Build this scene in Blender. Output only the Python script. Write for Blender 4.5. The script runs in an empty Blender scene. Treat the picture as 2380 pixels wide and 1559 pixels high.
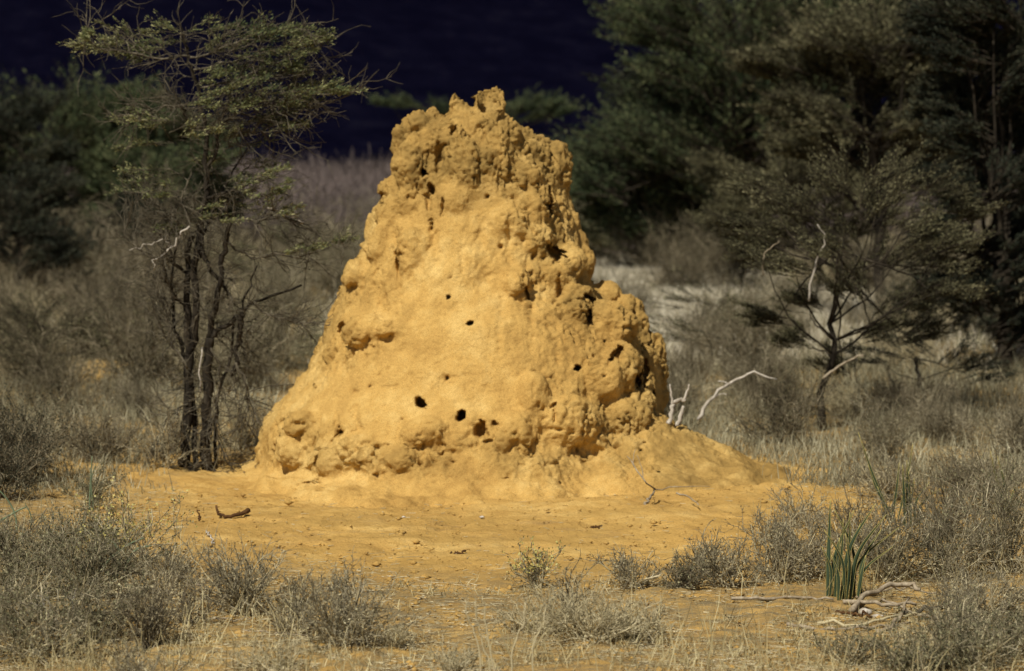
import bpy, math, random
import numpy as np
from mathutils import Vector, noise

R = math.radians
sc = bpy.context.scene
col = sc.collection

# ------------------------------------------------------------------ camera
CAM_H = 2.54
FPX, CX, CY, HOR = 6300.0, 1190.0, 779.5, 350.0      # focal length and centre in units of a 2380 px wide picture
PITCH = math.atan((CY - HOR) / FPX)
cam_data = bpy.data.cameras.new("camera")
cam = bpy.data.objects.new("camera", cam_data)
col.objects.link(cam)
cam_data.sensor_width = 36.0
cam_data.lens = 36.0 * FPX / 2380.0
cam.location = (0, 0, CAM_H)
cam.rotation_euler = (math.pi / 2 - PITCH, 0, 0)
cam_data.clip_start = 0.1
cam_data.clip_end = 4000
cam_data.dof.use_dof = True
cam_data.dof.focus_distance = 16.4
cam_data.dof.aperture_fstop = 2.4
sc.camera = cam

# ------------------------------------------------------------------ light
SUN_EL, SUN_AZ = R(50), R(-152)                       # azimuth clockwise from +Y
world = bpy.data.worlds.new("World")
sc.world = world
world.use_nodes = True
wn = world.node_tree
sky = wn.nodes.new("ShaderNodeTexSky")
sky.sky_type = 'NISHITA'
sky.sun_disc = False
sky.sun_elevation = SUN_EL
sky.sun_rotation = SUN_AZ
sky.altitude = 900
wn.links.new(sky.outputs[0], wn.nodes["Background"].inputs[0])
wn.nodes["Background"].inputs[1].default_value = 0.05
sd = bpy.data.lights.new("sun", 'SUN')
sd.energy = 5.0
sd.angle = R(0.5)
sd.color = (1.0, 0.93, 0.80)
sun = bpy.data.objects.new("sun", sd)
col.objects.link(sun)
SDIR = Vector((math.sin(SUN_AZ) * math.cos(SUN_EL), math.cos(SUN_AZ) * math.cos(SUN_EL), math.sin(SUN_EL)))
sun.rotation_euler = SDIR.to_track_quat('Z', 'Y').to_euler()
sun.location = (0, 0, 50)
sc.view_settings.view_transform = 'Standard'
sc.view_settings.look = 'None'
sc.view_settings.exposure = 0.0
sc.view_settings.gamma = 1.0

# ------------------------------------------------------------------ projection
SA, CA = math.sin(PITCH), math.cos(PITCH)

def at(px, py, depth):
    dx, dy, dz = (px - CX), CA * FPX + SA * (CY - py), -SA * FPX + CA * (CY - py)
    k = depth / dy
    return np.array((dx * k, depth, CAM_H + dz * k))

def on_ground(px, py):
    dx, dy, dz = (px - CX), CA * FPX + SA * (CY - py), -SA * FPX + CA * (CY - py)
    k = -CAM_H / dz
    return (dx * k, dy * k)

def project(v):
    x, y, z = v[:, 0], v[:, 1], v[:, 2] - CAM_H
    d = y * CA - z * SA
    u = y * SA + z * CA
    return CX + FPX * x / d, CY - FPX * u / d

# ------------------------------------------------------------------ mesh helpers
class MB:
    def __init__(self):
        self.v = []; self.f4 = []; self.f3 = []; self.n = 0
    def add(self, v, f4=None, f3=None):
        v = np.asarray(v, dtype=np.float64).reshape(-1, 3)
        if f4 is not None and len(f4): self.f4.append(np.asarray(f4) + self.n)
        if f3 is not None and len(f3): self.f3.append(np.asarray(f3) + self.n)
        self.v.append(v); self.n += len(v)
    def mesh(self, name):
        v = np.concatenate(self.v)
        f4 = np.concatenate(self.f4) if self.f4 else np.zeros((0, 4), int)
        f3 = np.concatenate(self.f3) if self.f3 else np.zeros((0, 3), int)
        me = bpy.data.meshes.new(name)
        me.vertices.add(len(v)); me.vertices.foreach_set("co", v.astype(np.float32).ravel())
        loops = np.concatenate([f4.ravel(), f3.ravel()]).astype(np.int32)
        me.loops.add(len(loops)); me.loops.foreach_set("vertex_index", loops)
        n4, n3 = len(f4), len(f3)
        me.polygons.add(n4 + n3)
        st = np.concatenate([np.arange(n4) * 4, n4 * 4 + np.arange(n3) * 3]).astype(np.int32)
        me.polygons.foreach_set("loop_start", st)
        try: me.polygons.foreach_set("loop_total", np.concatenate([np.full(n4, 4), np.full(n3, 3)]).astype(np.int32))
        except Exception: pass
        me.update(calc_edges=True); me.validate()
        return me
    def obj(self, name, mat, parent=None, smooth=False):
        me = self.mesh(name)
        me.materials.append(mat)
        if smooth: me.polygons.foreach_set("use_smooth", np.ones(len(me.polygons), bool))
        o = bpy.data.objects.new(name, me)
        col.objects.link(o)
        if parent is not None: o.parent = parent
        return o

def tag(o, label=None, cat=None, group=None, kind=None):
    if label: o["label"] = label
    if cat: o["category"] = cat
    if group: o["group"] = group
    if kind: o["kind"] = kind
    return o

def thing(name, label, cat, loc, rz=0.0, group=None):
    o = bpy.data.objects.new(name, None)
    o.empty_display_size = 0.1
    col.objects.link(o)
    o.location = loc; o.rotation_euler = (0, 0, rz)
    return tag(o, label, cat, group)

def dup(root, loc, rz, s=1.0, label=None, group=None):
    r = root.copy(); col.objects.link(r)
    r.location = loc; r.rotation_euler = (0, 0, rz); r.scale = (s, s, s)
    if label: r["label"] = label
    if group: r["group"] = group
    for ch in list(root.children):
        c = ch.copy(); col.objects.link(c); c.parent = r
        for g in ch.children:
            d = g.copy(); col.objects.link(d); d.parent = c
    return r

def nrm(a):
    return a / np.maximum(np.linalg.norm(a, axis=-1, keepdims=True), 1e-9)

def prisms(mb, p0, p1, r0, r1, sides=3):
    """separate tapered prisms for many segments"""
    n = len(p0)
    if n == 0: return
    d = nrm(p1 - p0)
    ref = np.where(np.abs(d[:, 2:3]) > 0.9, np.array([[1.0, 0, 0]]), np.array([[0, 0, 1.0]]))
    a = nrm(np.cross(d, ref)); b = np.cross(d, a)
    th = np.arange(sides) * 2 * np.pi / sides
    ring = a[:, None, :] * np.cos(th)[None, :, None] + b[:, None, :] * np.sin(th)[None, :, None]
    v = np.concatenate([p0[:, None, :] + ring * r0[:, None, None], p1[:, None, :] + ring * r1[:, None, None]], axis=1)
    i = np.arange(sides); j = (i + 1) % sides
    f = np.stack([i, j, j + sides, i + sides], axis=1)
    F = (f[None] + (np.arange(n) * 2 * sides)[:, None, None]).reshape(-1, 4)
    mb.add(v.reshape(-1, 3), F)

def tube(mb, pts, rad, sides=8, knob=0.0, rng=None):
    """one connected tube with closed ends"""
    pts = np.asarray(pts, float); rad = np.asarray(rad, float)
    n = len(pts)
    t = np.gradient(pts, axis=0); t = nrm(t)
    ref = np.array([0.0, 1.0, 0.0]) if abs(t[:, 1]).mean() < 0.7 else np.array([0.0, 0, 1.0])
    a = nrm(np.cross(t, ref)); b = np.cross(t, a)
    th = np.arange(sides) * 2 * np.pi / sides
    rr = rad[:, None] * np.ones(sides)[None]
    if knob and rng is not None: rr = rr * (1 + knob * rng.normal(size=rr.shape))
    v = pts[:, None, :] + (a[:, None, :] * np.cos(th)[None, :, None] + b[:, None, :] * np.sin(th)[None, :, None]) * rr[:, :, None]
    F = []
    i = np.arange(sides); j = (i + 1) % sides
    for k in range(n - 1):
        F.append(np.stack([i + k * sides, j + k * sides, j + (k + 1) * sides, i + (k + 1) * sides], axis=1))
    V = np.concatenate([v.reshape(-1, 3), pts[:1], pts[-1:]])
    c0, c1 = n * sides, n * sides + 1
    T = np.concatenate([np.stack([j, i, np.full(sides, c0)], 1), np.stack([i + (n - 1) * sides, j + (n - 1) * sides, np.full(sides, c1)], 1)])
    mb.add(V, np.concatenate(F), T)

def smooth_path(pts, n, rng=None, wob=0.0):
    """Catmull-Rom resampling of a polyline"""
    P = np.asarray(pts, float)
    P = np.vstack([2 * P[0] - P[1], P, 2 * P[-1] - P[-2]])
    m = len(P) - 3
    out = []
    for u in np.linspace(0, m - 1e-6, n):
        k = int(u); t = u - k
        p0, p1, p2, p3 = P[k], P[k + 1], P[k + 2], P[k + 3]
        out.append(0.5 * ((2 * p1) + (-p0 + p2) * t + (2 * p0 - 5 * p1 + 4 * p2 - p3) * t * t + (-p0 + 3 * p1 - 3 * p2 + p3) * t ** 3))
    out = np.array(out)
    if wob and rng is not None: out[1:] += rng.normal(0, wob, (n - 1, 3))
    return out

def walk(start, d0, length, K, rng, wob=0.25, trop=(0, 0, 0)):
    n = len(start)
    trop = np.asarray(trop, float)
    P = np.zeros((n, K + 1, 3)); P[:, 0] = start
    d = nrm(d0); L = np.asarray(length) * np.ones(n)
    for k in range(K):
        d = nrm(d + rng.normal(0, wob, (n, 3)) + trop)
        P[:, k + 1] = P[:, k] + d * (L / K)[:, None]
    return P

def grow(par, per, length, K, rng, spread=0.9, wob=0.2, trop=(0, 0, 0), tmin=0.25, flat=1.0):
    n, k1, _ = par.shape
    idx = np.repeat(np.arange(n), per)
    t = (tmin + (1 - tmin) * rng.random(len(idx))) * (k1 - 1.001)
    k = t.astype(int); f = (t - k)[:, None]
    a, b = par[idx, k], par[idx, k + 1]
    s = a + (b - a) * f
    d = nrm(b - a) + rng.normal(0, spread, (len(idx), 3)) * np.array([1, 1, flat])
    L = length * (0.5 + rng.random(len(idx)))
    return walk(s, d, L, K, rng, wob, trop)

def paths_to(mb, P, r0, r1, sides=3):
    n, k1, _ = P.shape
    t = np.linspace(0, 1, k1)
    r = r0 + (r1 - r0) * t
    prisms(mb, P[:, :-1].reshape(-1, 3), P[:, 1:].reshape(-1, 3), np.tile(r[:-1], n), np.tile(r[1:], n), sides)

def leaves(mb, P, per, size, rng, aspect=0.45, jit=0.02, tmin=0.1, up=0.3, align=0.5):
    n, k1, _ = P.shape
    idx = np.repeat(np.arange(n), per)
    t = (tmin + (1 - tmin) * rng.random(len(idx))) * (k1 - 1.001)
    k = t.astype(int); f = (t - k)[:, None]
    a, b = P[idx, k], P[idx, k + 1]
    c = a + (b - a) * f + rng.normal(0, jit, (len(idx), 3))
    d = nrm(nrm(b - a) * align + rng.normal(0, 0.8, (len(idx), 3)) + np.array([0, 0, up]))
    leaf_quads(mb, c, d, size * (0.6 + 0.8 * rng.random(len(idx))), aspect, rng)

def leaf_quads(mb, c, d, L, aspect, rng):
    n = len(c)
    s = nrm(np.cross(d, rng.normal(0, 1, (n, 3))))
    L = (np.ones(n) * L)[:, None]
    v = np.stack([c, c + d * L * 0.5 + s * L * aspect * 0.5, c + d * L, c + d * L * 0.5 - s * L * aspect * 0.5], axis=1)
    mb.add(v.reshape(-1, 3), np.arange(4 * n).reshape(-1, 4))

# ------------------------------------------------------------------ materials
def mat_base(name):
    m = bpy.data.materials.new(name); m.use_nodes = True
    nt = m.node_tree
    return m, nt, nt.nodes["Principled BSDF"]

def N(nt, t, **kw):
    n = nt.nodes.new(t)
    for k, v in kw.items(): setattr(n, k, v)
    return n

def ramp(nt, stops):
    r = nt.nodes.new("ShaderNodeValToRGB")
    e = r.color_ramp.elements
    while len(e) < len(stops): e.new(0.5)
    for el, (p, c) in zip(e, stops):
        el.position = p; el.color = (*c, 1)
    return r

def leaf_mat(name, c1, c2, c3=None, trans=0.25, scale=1.3):
    m, nt, bs = mat_base(name)
    geo = N(nt, "ShaderNodeNewGeometry")
    tc = N(nt, "ShaderNodeTexCoord")
    no = N(nt, "ShaderNodeTexNoise"); no.inputs["Scale"].default_value = scale; no.inputs["Detail"].default_value = 3
    nt.links.new(tc.outputs["Object"], no.inputs["Vector"])
    mx = N(nt, "ShaderNodeMath", operation='MULTIPLY_ADD')
    nt.links.new(geo.outputs["Random Per Island"], mx.inputs[0]); mx.inputs[1].default_value = 0.55
    m2 = N(nt, "ShaderNodeMath", operation='MULTIPLY_ADD'); m2.inputs[1].default_value = 1.2; m2.inputs[2].default_value = -0.35
    nt.links.new(no.outputs["Fac"], m2.inputs[0]); nt.links.new(m2.outputs[0], mx.inputs[2])
    st = [(0.15, c1), (0.6, c2)] + ([(0.95, c3)] if c3 else [])
    cr = ramp(nt, st)
    nt.links.new(mx.outputs[0], cr.inputs[0])
    nt.links.new(cr.outputs[0], bs.inputs["Base Color"])
    bs.inputs["Roughness"].default_value = 0.75
    bs.inputs["Specular IOR Level"].default_value = 0.2
    if trans:
        tr = N(nt, "ShaderNodeBsdfTranslucent"); ms = N(nt, "ShaderNodeMixShader"); ms.inputs[0].default_value = trans
        nt.links.new(cr.outputs[0], tr.inputs[0]); nt.links.new(bs.outputs[0], ms.inputs[1]); nt.links.new(tr.outputs[0], ms.inputs[2])
        nt.links.new(ms.outputs[0], nt.nodes["Material Output"].inputs[0])
    return m

def bark_mat(name, c1, c2, c3, scale=14):
    m, nt, bs = mat_base(name)
    tc = N(nt, "ShaderNodeTexCoord")
    mp = N(nt, "ShaderNodeMapping"); mp.inputs["Scale"].default_value = (1, 1, 0.3)
    nt.links.new(tc.outputs["Object"], mp.inputs[0])
    no = N(nt, "ShaderNodeTexNoise"); no.inputs["Scale"].default_value = scale; no.inputs["Detail"].default_value = 6; no.inputs["Roughness"].default_value = 0.7
    nt.links.new(mp.outputs[0], no.inputs["Vector"])
    cr = ramp(nt, [(0.3, c1), (0.5, c2), (0.7, c3)])
    nt.links.new(no.outputs["Fac"], cr.inputs[0]); nt.links.new(cr.outputs[0], bs.inputs["Base Color"])
    bp = N(nt, "ShaderNodeBump"); bp.inputs["Strength"].default_value = 0.6; bp.inputs["Distance"].default_value = 0.01
    nt.links.new(no.outputs["Fac"], bp.inputs["Height"]); nt.links.new(bp.outputs[0], bs.inputs["Normal"])
    bs.inputs["Roughness"].default_value = 0.9; bs.inputs["Specular IOR Level"].default_value = 0.15
    return m

def soil_mat(name, ground):
    m, nt, bs = mat_base(name)
    L = nt.links.new
    tc = N(nt, "ShaderNodeNewGeometry")
    pos = tc.outputs["Position"]
    def noise_n(scale, det=4, rough=0.6, vec=None):
        n = N(nt, "ShaderNodeTexNoise"); n.inputs["Scale"].default_value = scale
        n.inputs["Detail"].default_value = det; n.inputs["Roughness"].default_value = rough
        L(vec or pos, n.inputs["Vector"]); return n
    big = noise_n(0.9, 4, 0.6); mid = noise_n(6, 5, 0.65); fine = noise_n(45, 4, 0.75); grit = noise_n(150, 2, 0.8)
    c1 = ramp(nt, [(0.34, (0.40, 0.240, 0.070)), (0.5, (0.565, 0.360, 0.112)), (0.66, (0.71, 0.505, 0.190))])
    mixv = N(nt, "ShaderNodeMath", operation='MULTIPLY_ADD'); mixv.inputs[1].default_value = 0.55
    mm = N(nt, "ShaderNodeMath", operation='MULTIPLY'); mm.inputs[1].default_value = 0.45
    L(mid.outputs["Fac"], mm.inputs[0]); L(big.outputs["Fac"], mixv.inputs[0]); L(mm.outputs[0], mixv.inputs[2])
    L(mixv.outputs[0], c1.inputs[0])
    out = c1.outputs[0]
    # grains: dark and pale specks of the earth itself
    gr = ramp(nt, [(0.32, (0.45, 0.40, 0.34)), (0.46, (0.95, .95, .95)), (0.60, (1.05, 1.05, 1.05)), (0.70, (1.35, 1.38, 1.4))])
    L(grit.outputs["Fac"], gr.inputs[0])
    mul = N(nt, "ShaderNodeMix", data_type='RGBA', blend_type='MULTIPLY'); mul.inputs["Factor"].default_value = 0.8
    L(out, mul.inputs["A"]); L(gr.outputs[0], mul.inputs["B"]); out = mul.outputs["Result"]
    if ground:
        # bleached dust patches streaked over redder earth, browner away from the clearing
        at_ = N(nt, "ShaderNodeAttribute"); at_.attribute_name = "wild"
        mp = N(nt, "ShaderNodeMapping"); mp.inputs["Scale"].default_value = (0.8, 2.2, 1)
        L(pos, mp.inputs[0])
        pt = noise_n(1.6, 6, 0.62, mp.outputs[0])
        pr = ramp(nt, [(0.40, (0, 0, 0)), (0.60, (1, 1, 1))]); L(pt.outputs["Fac"], pr.inputs[0])
        mx = N(nt, "ShaderNodeMix", data_type='RGBA'); L(pr.outputs[0], mx.inputs["Factor"])
        mx.inputs["A"].default_value = (0.43, 0.275, 0.085, 1); L(out, mx.inputs["B"])
        out = mx.outputs["Result"]
        s2 = noise_n(3.2, 6, 0.7, mp.outputs[0])
        s2r = ramp(nt, [(0.54, (0, 0, 0)), (0.70, (0.75, 0.75, 0.75))]); L(s2.outputs["Fac"], s2r.inputs[0])
        sx = N(nt, "ShaderNodeMix", data_type='RGBA'); L(s2r.outputs[0], sx.inputs["Factor"]); L(out, sx.inputs["A"]); sx.inputs["B"].default_value = (0.30, 0.20, 0.085, 1)
        out = sx.outputs["Result"]
        fa = N(nt, "ShaderNodeAttribute"); fa.attribute_name = "fresh"
        fx = N(nt, "ShaderNodeMix", data_type='RGBA'); L(fa.outputs["Fac"], fx.inputs["Factor"]); L(out, fx.inputs["A"]); L(mul.outputs["Result"], fx.inputs["B"])
        out = fx.outputs["Result"]
        li = noise_n(5, 7, 0.75, mp.outputs[0])
        lr = ramp(nt, [(0.36, (0, 0, 0)), (0.60, (1, 1, 1))]); L(li.outputs["Fac"], lr.inputs[0])
        ml = N(nt, "ShaderNodeMath", operation='MULTIPLY'); L(lr.outputs[0], ml.inputs[0]); L(at_.outputs["Fac"], ml.inputs[1])
        mx2 = N(nt, "ShaderNodeMix", data_type='RGBA'); L(ml.outputs[0], mx2.inputs["Factor"])
        L(out, mx2.inputs["A"]); mx2.inputs["B"].default_value = (0.21, 0.165, 0.090, 1)
        out = mx2.outputs["Result"]
    else:
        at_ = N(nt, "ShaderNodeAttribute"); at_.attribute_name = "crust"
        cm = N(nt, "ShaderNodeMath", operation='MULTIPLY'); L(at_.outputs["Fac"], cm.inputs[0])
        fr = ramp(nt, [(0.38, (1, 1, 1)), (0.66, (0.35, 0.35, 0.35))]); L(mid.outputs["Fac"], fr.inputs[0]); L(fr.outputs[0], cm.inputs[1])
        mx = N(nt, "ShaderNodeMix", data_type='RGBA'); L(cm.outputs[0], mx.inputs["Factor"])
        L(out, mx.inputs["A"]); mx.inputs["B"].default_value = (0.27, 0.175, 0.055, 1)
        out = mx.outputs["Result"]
    L(out, bs.inputs["Base Color"])
    bs.inputs["Roughness"].default_value = 0.95; bs.inputs["Specular IOR Level"].default_value = 0.08
    # relief
    vor = N(nt, "ShaderNodeTexVoronoi"); vor.inputs["Scale"].default_value = 30
    L(pos, vor.inputs["Vector"])
    h1 = N(nt, "ShaderNodeMath", operation='MULTIPLY_ADD'); L(fine.outputs["Fac"], h1.inputs[0]); h1.inputs[1].default_value = 1.0
    h0 = N(nt, "ShaderNodeMath", operation='MULTIPLY'); L(vor.outputs["Distance"], h0.inputs[0]); h0.inputs[1].default_value = 0.35
    L(h0.outputs[0], h1.inputs[2])
    bp = N(nt, "ShaderNodeBump"); bp.inputs["Strength"].default_value = 0.7; bp.inputs["Distance"].default_value = 0.022
    L(h1.outputs[0], bp.inputs["Height"])
    bp2 = N(nt, "ShaderNodeBump"); bp2.inputs["Strength"].default_value = 0.5; bp2.inputs["Distance"].default_value = 0.006
    L(grit.outputs["Fac"], bp2.inputs["Height"]); L(bp.outputs[0], bp2.inputs["Normal"])
    L(bp2.outputs[0], bs.inputs["Normal"])
    return m

M = dict(
    mound=soil_mat("mound_earth", False),
    soil=soil_mat("ground_earth", True),
    bark_dark=bark_mat("dark_bark", (0.010, 0.008, 0.006), (0.025, 0.020, 0.014), (0.075, 0.062, 0.043)),
    bark_grey=bark_mat("grey_bark", (0.04, 0.034, 0.024), (0.09, 0.078, 0.055), (0.19, 0.165, 0.12)),
    bleached=bark_mat("bleached_wood", (0.18, 0.155, 0.12), (0.42, 0.38, 0.32), (0.64, 0.61, 0.55), 25),
    stick=bark_mat("grey_stick", (0.13, 0.10, 0.065), (0.28, 0.23, 0.16), (0.45, 0.39, 0.29), 25),
    rotwood=bark_mat("rotten_wood", (0.03, 0.016, 0.008), (0.08, 0.04, 0.016), (0.15, 0.08, 0.03), 25),
    twig_grey=leaf_mat("grey_twig", (0.07, 0.060, 0.038), (0.23, 0.20, 0.13), (0.62, 0.56, 0.39), 0, 2),
    twig_brown=leaf_mat("brown_twig", (0.045, 0.037, 0.024), (0.16, 0.135, 0.085), (0.48, 0.42, 0.29), 0, 2),
    twig_pale=leaf_mat("pale_twig", (0.28, 0.24, 0.14), (0.48, 0.42, 0.26), (0.66, 0.60, 0.42), 0, 2),
    straw=leaf_mat("straw", (0.24, 0.20, 0.10), (0.44, 0.375, 0.20), (0.62, 0.56, 0.34), 0.15, 0.5),
    straw_far=leaf_mat("far_straw", (0.085, 0.078, 0.048), (0.25, 0.23, 0.145), (0.58, 0.55, 0.39), 0.15, 0.25),
    leaf_olive=leaf_mat("olive_leaf", (0.04, 0.065, 0.030), (0.17, 0.185, 0.075), (0.48, 0.46, 0.24)),
    leaf_green=leaf_mat("green_leaf", (0.020, 0.036, 0.018), (0.070, 0.095, 0.042), (0.23, 0.25, 0.12)),
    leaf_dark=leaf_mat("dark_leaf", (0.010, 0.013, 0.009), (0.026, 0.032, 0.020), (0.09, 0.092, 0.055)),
    leaf_brown=leaf_mat("brown_leaf", (0.034, 0.033, 0.018), (0.11, 0.105, 0.055), (0.32, 0.30, 0.17)),
    leaf_grey=leaf_mat("grey_leaf", (0.045, 0.048, 0.026), (0.18, 0.175, 0.095), (0.58, 0.55, 0.34)),
    seed=leaf_mat("seed_head", (0.16, 0.14, 0.08), (0.42, 0.37, 0.22), (0.68, 0.63, 0.42)),
    flower=leaf_mat("yellow_flower", (0.38, 0.33, 0.09), (0.55, 0.50, 0.18), (0.65, 0.62, 0.33)),
    sword=leaf_mat("sword_leaf", (0.016, 0.026, 0.016), (0.040, 0.062, 0.032), (0.12, 0.13, 0.055), 0.05, 3),
    sword_edge=leaf_mat("sword_edge", (0.30, 0.25, 0.08), (0.38, 0.33, 0.11), (0.45, 0.40, 0.16), 0.0, 3),
    stem_green=leaf_mat("green_stem", (0.07, 0.10, 0.06), (0.13, 0.17, 0.10), (0.25, 0.29, 0.18), 0.0, 6),
)

# ------------------------------------------------------------------ the hill behind, shaded by an unseen, added cloud
def fbm(P, scale, octv=5, seed=0.0):
    out = np.empty(len(P))
    for i, p in enumerate(P):
        out[i] = noise.fractal(Vector((p[0] * scale + seed, p[1] * scale - seed, p[2] * scale + 0.5 * seed)), 0.9, 2.0, octv)
    return out

def build_hill():
    xs = np.linspace(-420, 420, 220); ys = np.concatenate([np.linspace(150, 420, 110), np.linspace(430, 900, 40)])
    X, Y = np.meshgrid(xs, ys)
    t = np.clip((Y - 190 - 14 * np.sin(X * 0.021)) / 420, 0, 1)
    Z = -0.5 + 150 * t ** 1.15
    P = np.stack([X, Y, Z], -1).reshape(-1, 3)
    n1 = fbm(P, 0.009, 3, 3.1); n2 = fbm(P, 0.09, 4, 9.7)
    P[:, 2] += n1 * 3 * np.clip(t.ravel() * 8, 0, 1)
    ny, nx = X.shape
    i = np.arange(ny * nx).reshape(ny, nx)
    F = np.stack([i[:-1, :-1], i[:-1, 1:], i[1:, 1:], i[1:, :-1]], -1).reshape(-1, 4)
    mb = MB(); mb.add(P, F)
    m, nt, bs = mat_base("haze_tinted_woods")
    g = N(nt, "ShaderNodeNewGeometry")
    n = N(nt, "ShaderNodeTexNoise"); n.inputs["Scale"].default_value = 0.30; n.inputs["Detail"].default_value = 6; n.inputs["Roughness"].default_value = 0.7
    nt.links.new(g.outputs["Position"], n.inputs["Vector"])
    cr = ramp(nt, [(0.40, (0.020, 0.019, 0.060)), (0.56, (0.030, 0.029, 0.082)), (0.74, (0.065, 0.063, 0.115))])  # distance haze and shade are put into this navy slope colour
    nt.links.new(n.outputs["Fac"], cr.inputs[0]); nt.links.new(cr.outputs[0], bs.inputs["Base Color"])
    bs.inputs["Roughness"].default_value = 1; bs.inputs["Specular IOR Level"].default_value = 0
    o = mb.obj("hill", m, smooth=True)
    tag(o, kind="structure")

def build_shade_cloud():
    # a broad low cloud overhead, added out of view to shade the hill
    h = 420.0
    off = np.array([SDIR.x, SDIR.y]) * (h / SDIR.z)
    y0, y1 = 150 + off[1], 900 + off[1]
    xs = np.linspace(-560 + off[0], 560 + off[0], 90); ys = np.linspace(y0, y1, 70)
    X, Y = np.meshgrid(xs, ys)
    u = (X - xs.mean()) / 560; w = (Y - ys.mean()) / ((y1 - y0) / 2)
    e = np.clip(1 - np.maximum(np.abs(u), np.abs(w)) ** 6, 0, 1)
    P = np.stack([X, Y, 0 * X], -1).reshape(-1, 3)
    nz = fbm(P, 0.008, 5, 21).reshape(X.shape)
    top = h + e * (45 + 40 * nz); bot = h - e * (10 + 8 * nz)
    ny, nx = X.shape
    i = np.arange(ny * nx).reshape(ny, nx)
    F = np.stack([i[:-1, :-1], i[:-1, 1:], i[1:, 1:], i[1:, :-1]], -1).reshape(-1, 4)
    mb = MB()
    mb.add(np.stack([X, Y, top], -1).reshape(-1, 3), F)
    mb.add(np.stack([X, Y, bot], -1).reshape(-1, 3), F[:, ::-1])
    m, nt, bs = mat_base("shade_cloud_white")
    bs.inputs["Base Color"].default_value = (0.8, 0.8, 0.82, 1); bs.inputs["Roughness"].default_value = 1
    tag(mb.obj("shade_cloud", m, smooth=True), kind="structure")

build_hill()
build_shade_cloud()

# ------------------------------------------------------------------ ground
MC = np.array([0.0, 21.7])      # plan centre of the mound (x set below)
def gheight(x, y):
    """large undulation only (vectorised, cheap)"""
    return 0.025 * np.sin(x * 0.9 + 0.6 * y) + 0.02 * np.sin(y * 1.7 - x * 0.5 + 1.0) + 0.012 * np.sin(x * 3.1 + y * 2.3)

def gz(x, y):
    return float(gheight(np.array(x), np.array(y)))

def build_ground():
    def axis(a, b, step, lo, hi, g=1.16):
        c = list(np.arange(a, b + step / 2, step))
        s = step; x = a; left = []
        while x > lo:
            s *= g; x -= s; left.append(x)
        s = step; x = c[-1]; right = []
        while x < hi:
            s *= g; x += s; right.append(x)
        return np.array(left[::-1] + c + right)
    xs = axis(-4.2, 4.4, 0.026, -900, 900); ys = axis(12.6, 23.2, 0.03, -300, 1600, 1.12)
    X, Y = np.meshgrid(xs, ys)
    P = np.stack([X, Y, gheight(X, Y)], -1).reshape(-1, 3)
    near = (np.abs(P[:, 0]) < 14) & (P[:, 1] > 11) & (P[:, 1] < 60)
    idx = np.where(near)[0]
    q = P[idx].copy(); q[:, 2] = 0
    a = fbm(q, 1.7, 4, 5.0) * 0.030 + fbm(q, 9.0, 4, 1.0) * 0.015
    P[idx, 2] += a
    # how wild (unswept) the earth is: little inside the clearing in front of the mound
    cx, cy = 0.15, 18.9
    d = np.sqrt(((P[:, 0] - cx) / 2.9) ** 2 + ((P[:, 1] - cy) / 2.9) ** 2)
    wild = np.clip((d - 0.75) / 0.55, 0, 1)
    ny, nx = X.shape
    i = np.arange(ny * nx).reshape(ny, nx)
    F = np.stack([i[:-1, :-1], i[:-1, 1:], i[1:, 1:], i[1:, :-1]], -1).reshape(-1, 4)
    mb = MB(); mb.add(P, F)
    o = mb.obj("ground", M["soil"], smooth=True)
    at_ = o.data.attributes.new("wild", 'FLOAT', 'POINT'); at_.data.foreach_set("value", wild.astype(np.float32))
    dm = np.sqrt(((P[:, 0] + .25) / 2.9) ** 2 + ((P[:, 1] - 21.2) / 2.3) ** 2)
    nz = np.zeros(len(P)); nz[idx] = a * 8
    fr = np.clip((1.08 - dm + nz) / .30, 0, 1)
    bx, by = on_ground(232, 868)
    fr = np.maximum(fr, np.clip(1.3 - np.sqrt(((P[:, 0] - bx) / .22) ** 2 + ((P[:, 1] - by) / 2.6) ** 2), 0, .8))
    wild[fr > .1] *= 1 - np.clip(fr[fr > .1], 0, 1); o.data.attributes['wild'].data.foreach_set('value', wild.astype(np.float32))
    af = o.data.attributes.new("fresh", 'FLOAT', 'POINT'); af.data.foreach_set("value", fr.astype(np.float32))
    tag(o, kind="structure")
build_ground()

# ------------------------------------------------------------------ termite mound
DM = 21.7
SIL = [  # picture row, left edge, right edge of the body
    (252, 1056, 1170), (268, 1040, 1174), (285, 975, 1178), (310, 940, 1225), (345, 922, 1270), (390, 915, 1300),
    (430, 902, 1312), (470, 888, 1325), (520, 862, 1338), (570, 845, 1355), (610, 820, 1368), (660, 800, 1378),
    (700, 786, 1420), (740, 768, 1478), (790, 750, 1505), (830, 732, 1528), (870, 712, 1538), (900, 682, 1540),
    (940, 640, 1545), (980, 612, 1550), (1030, 604, 1548), (1087, 600, 1556)]

def ring_at(py):
    a = np.array(SIL, float)
    xl = np.interp(py, a[:, 0], a[:, 1]); xr = np.interp(py, a[:, 0], a[:, 2])
    x0, x1 = at(xl, py, DM)[0], at(xr, py, DM)[0]
    w = (x1 - x0) / 2
    return (x0 + x1) / 2, w, w * float(np.interp(py, [230, 500, 1087], [0.72, 0.86, 0.99]))

def surf(px, py):
    """point of the body's front surface seen at a picture position"""
    p = at(px, py, DM)
    for _ in range(4):
        xc, w, b = ring_at(py)
        u = np.clip((p[0] - xc) / w, -0.985, 0.985)
        y = DM - b * math.sqrt(1 - u * u)
        p = at(px, py, y)
    return p

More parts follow.
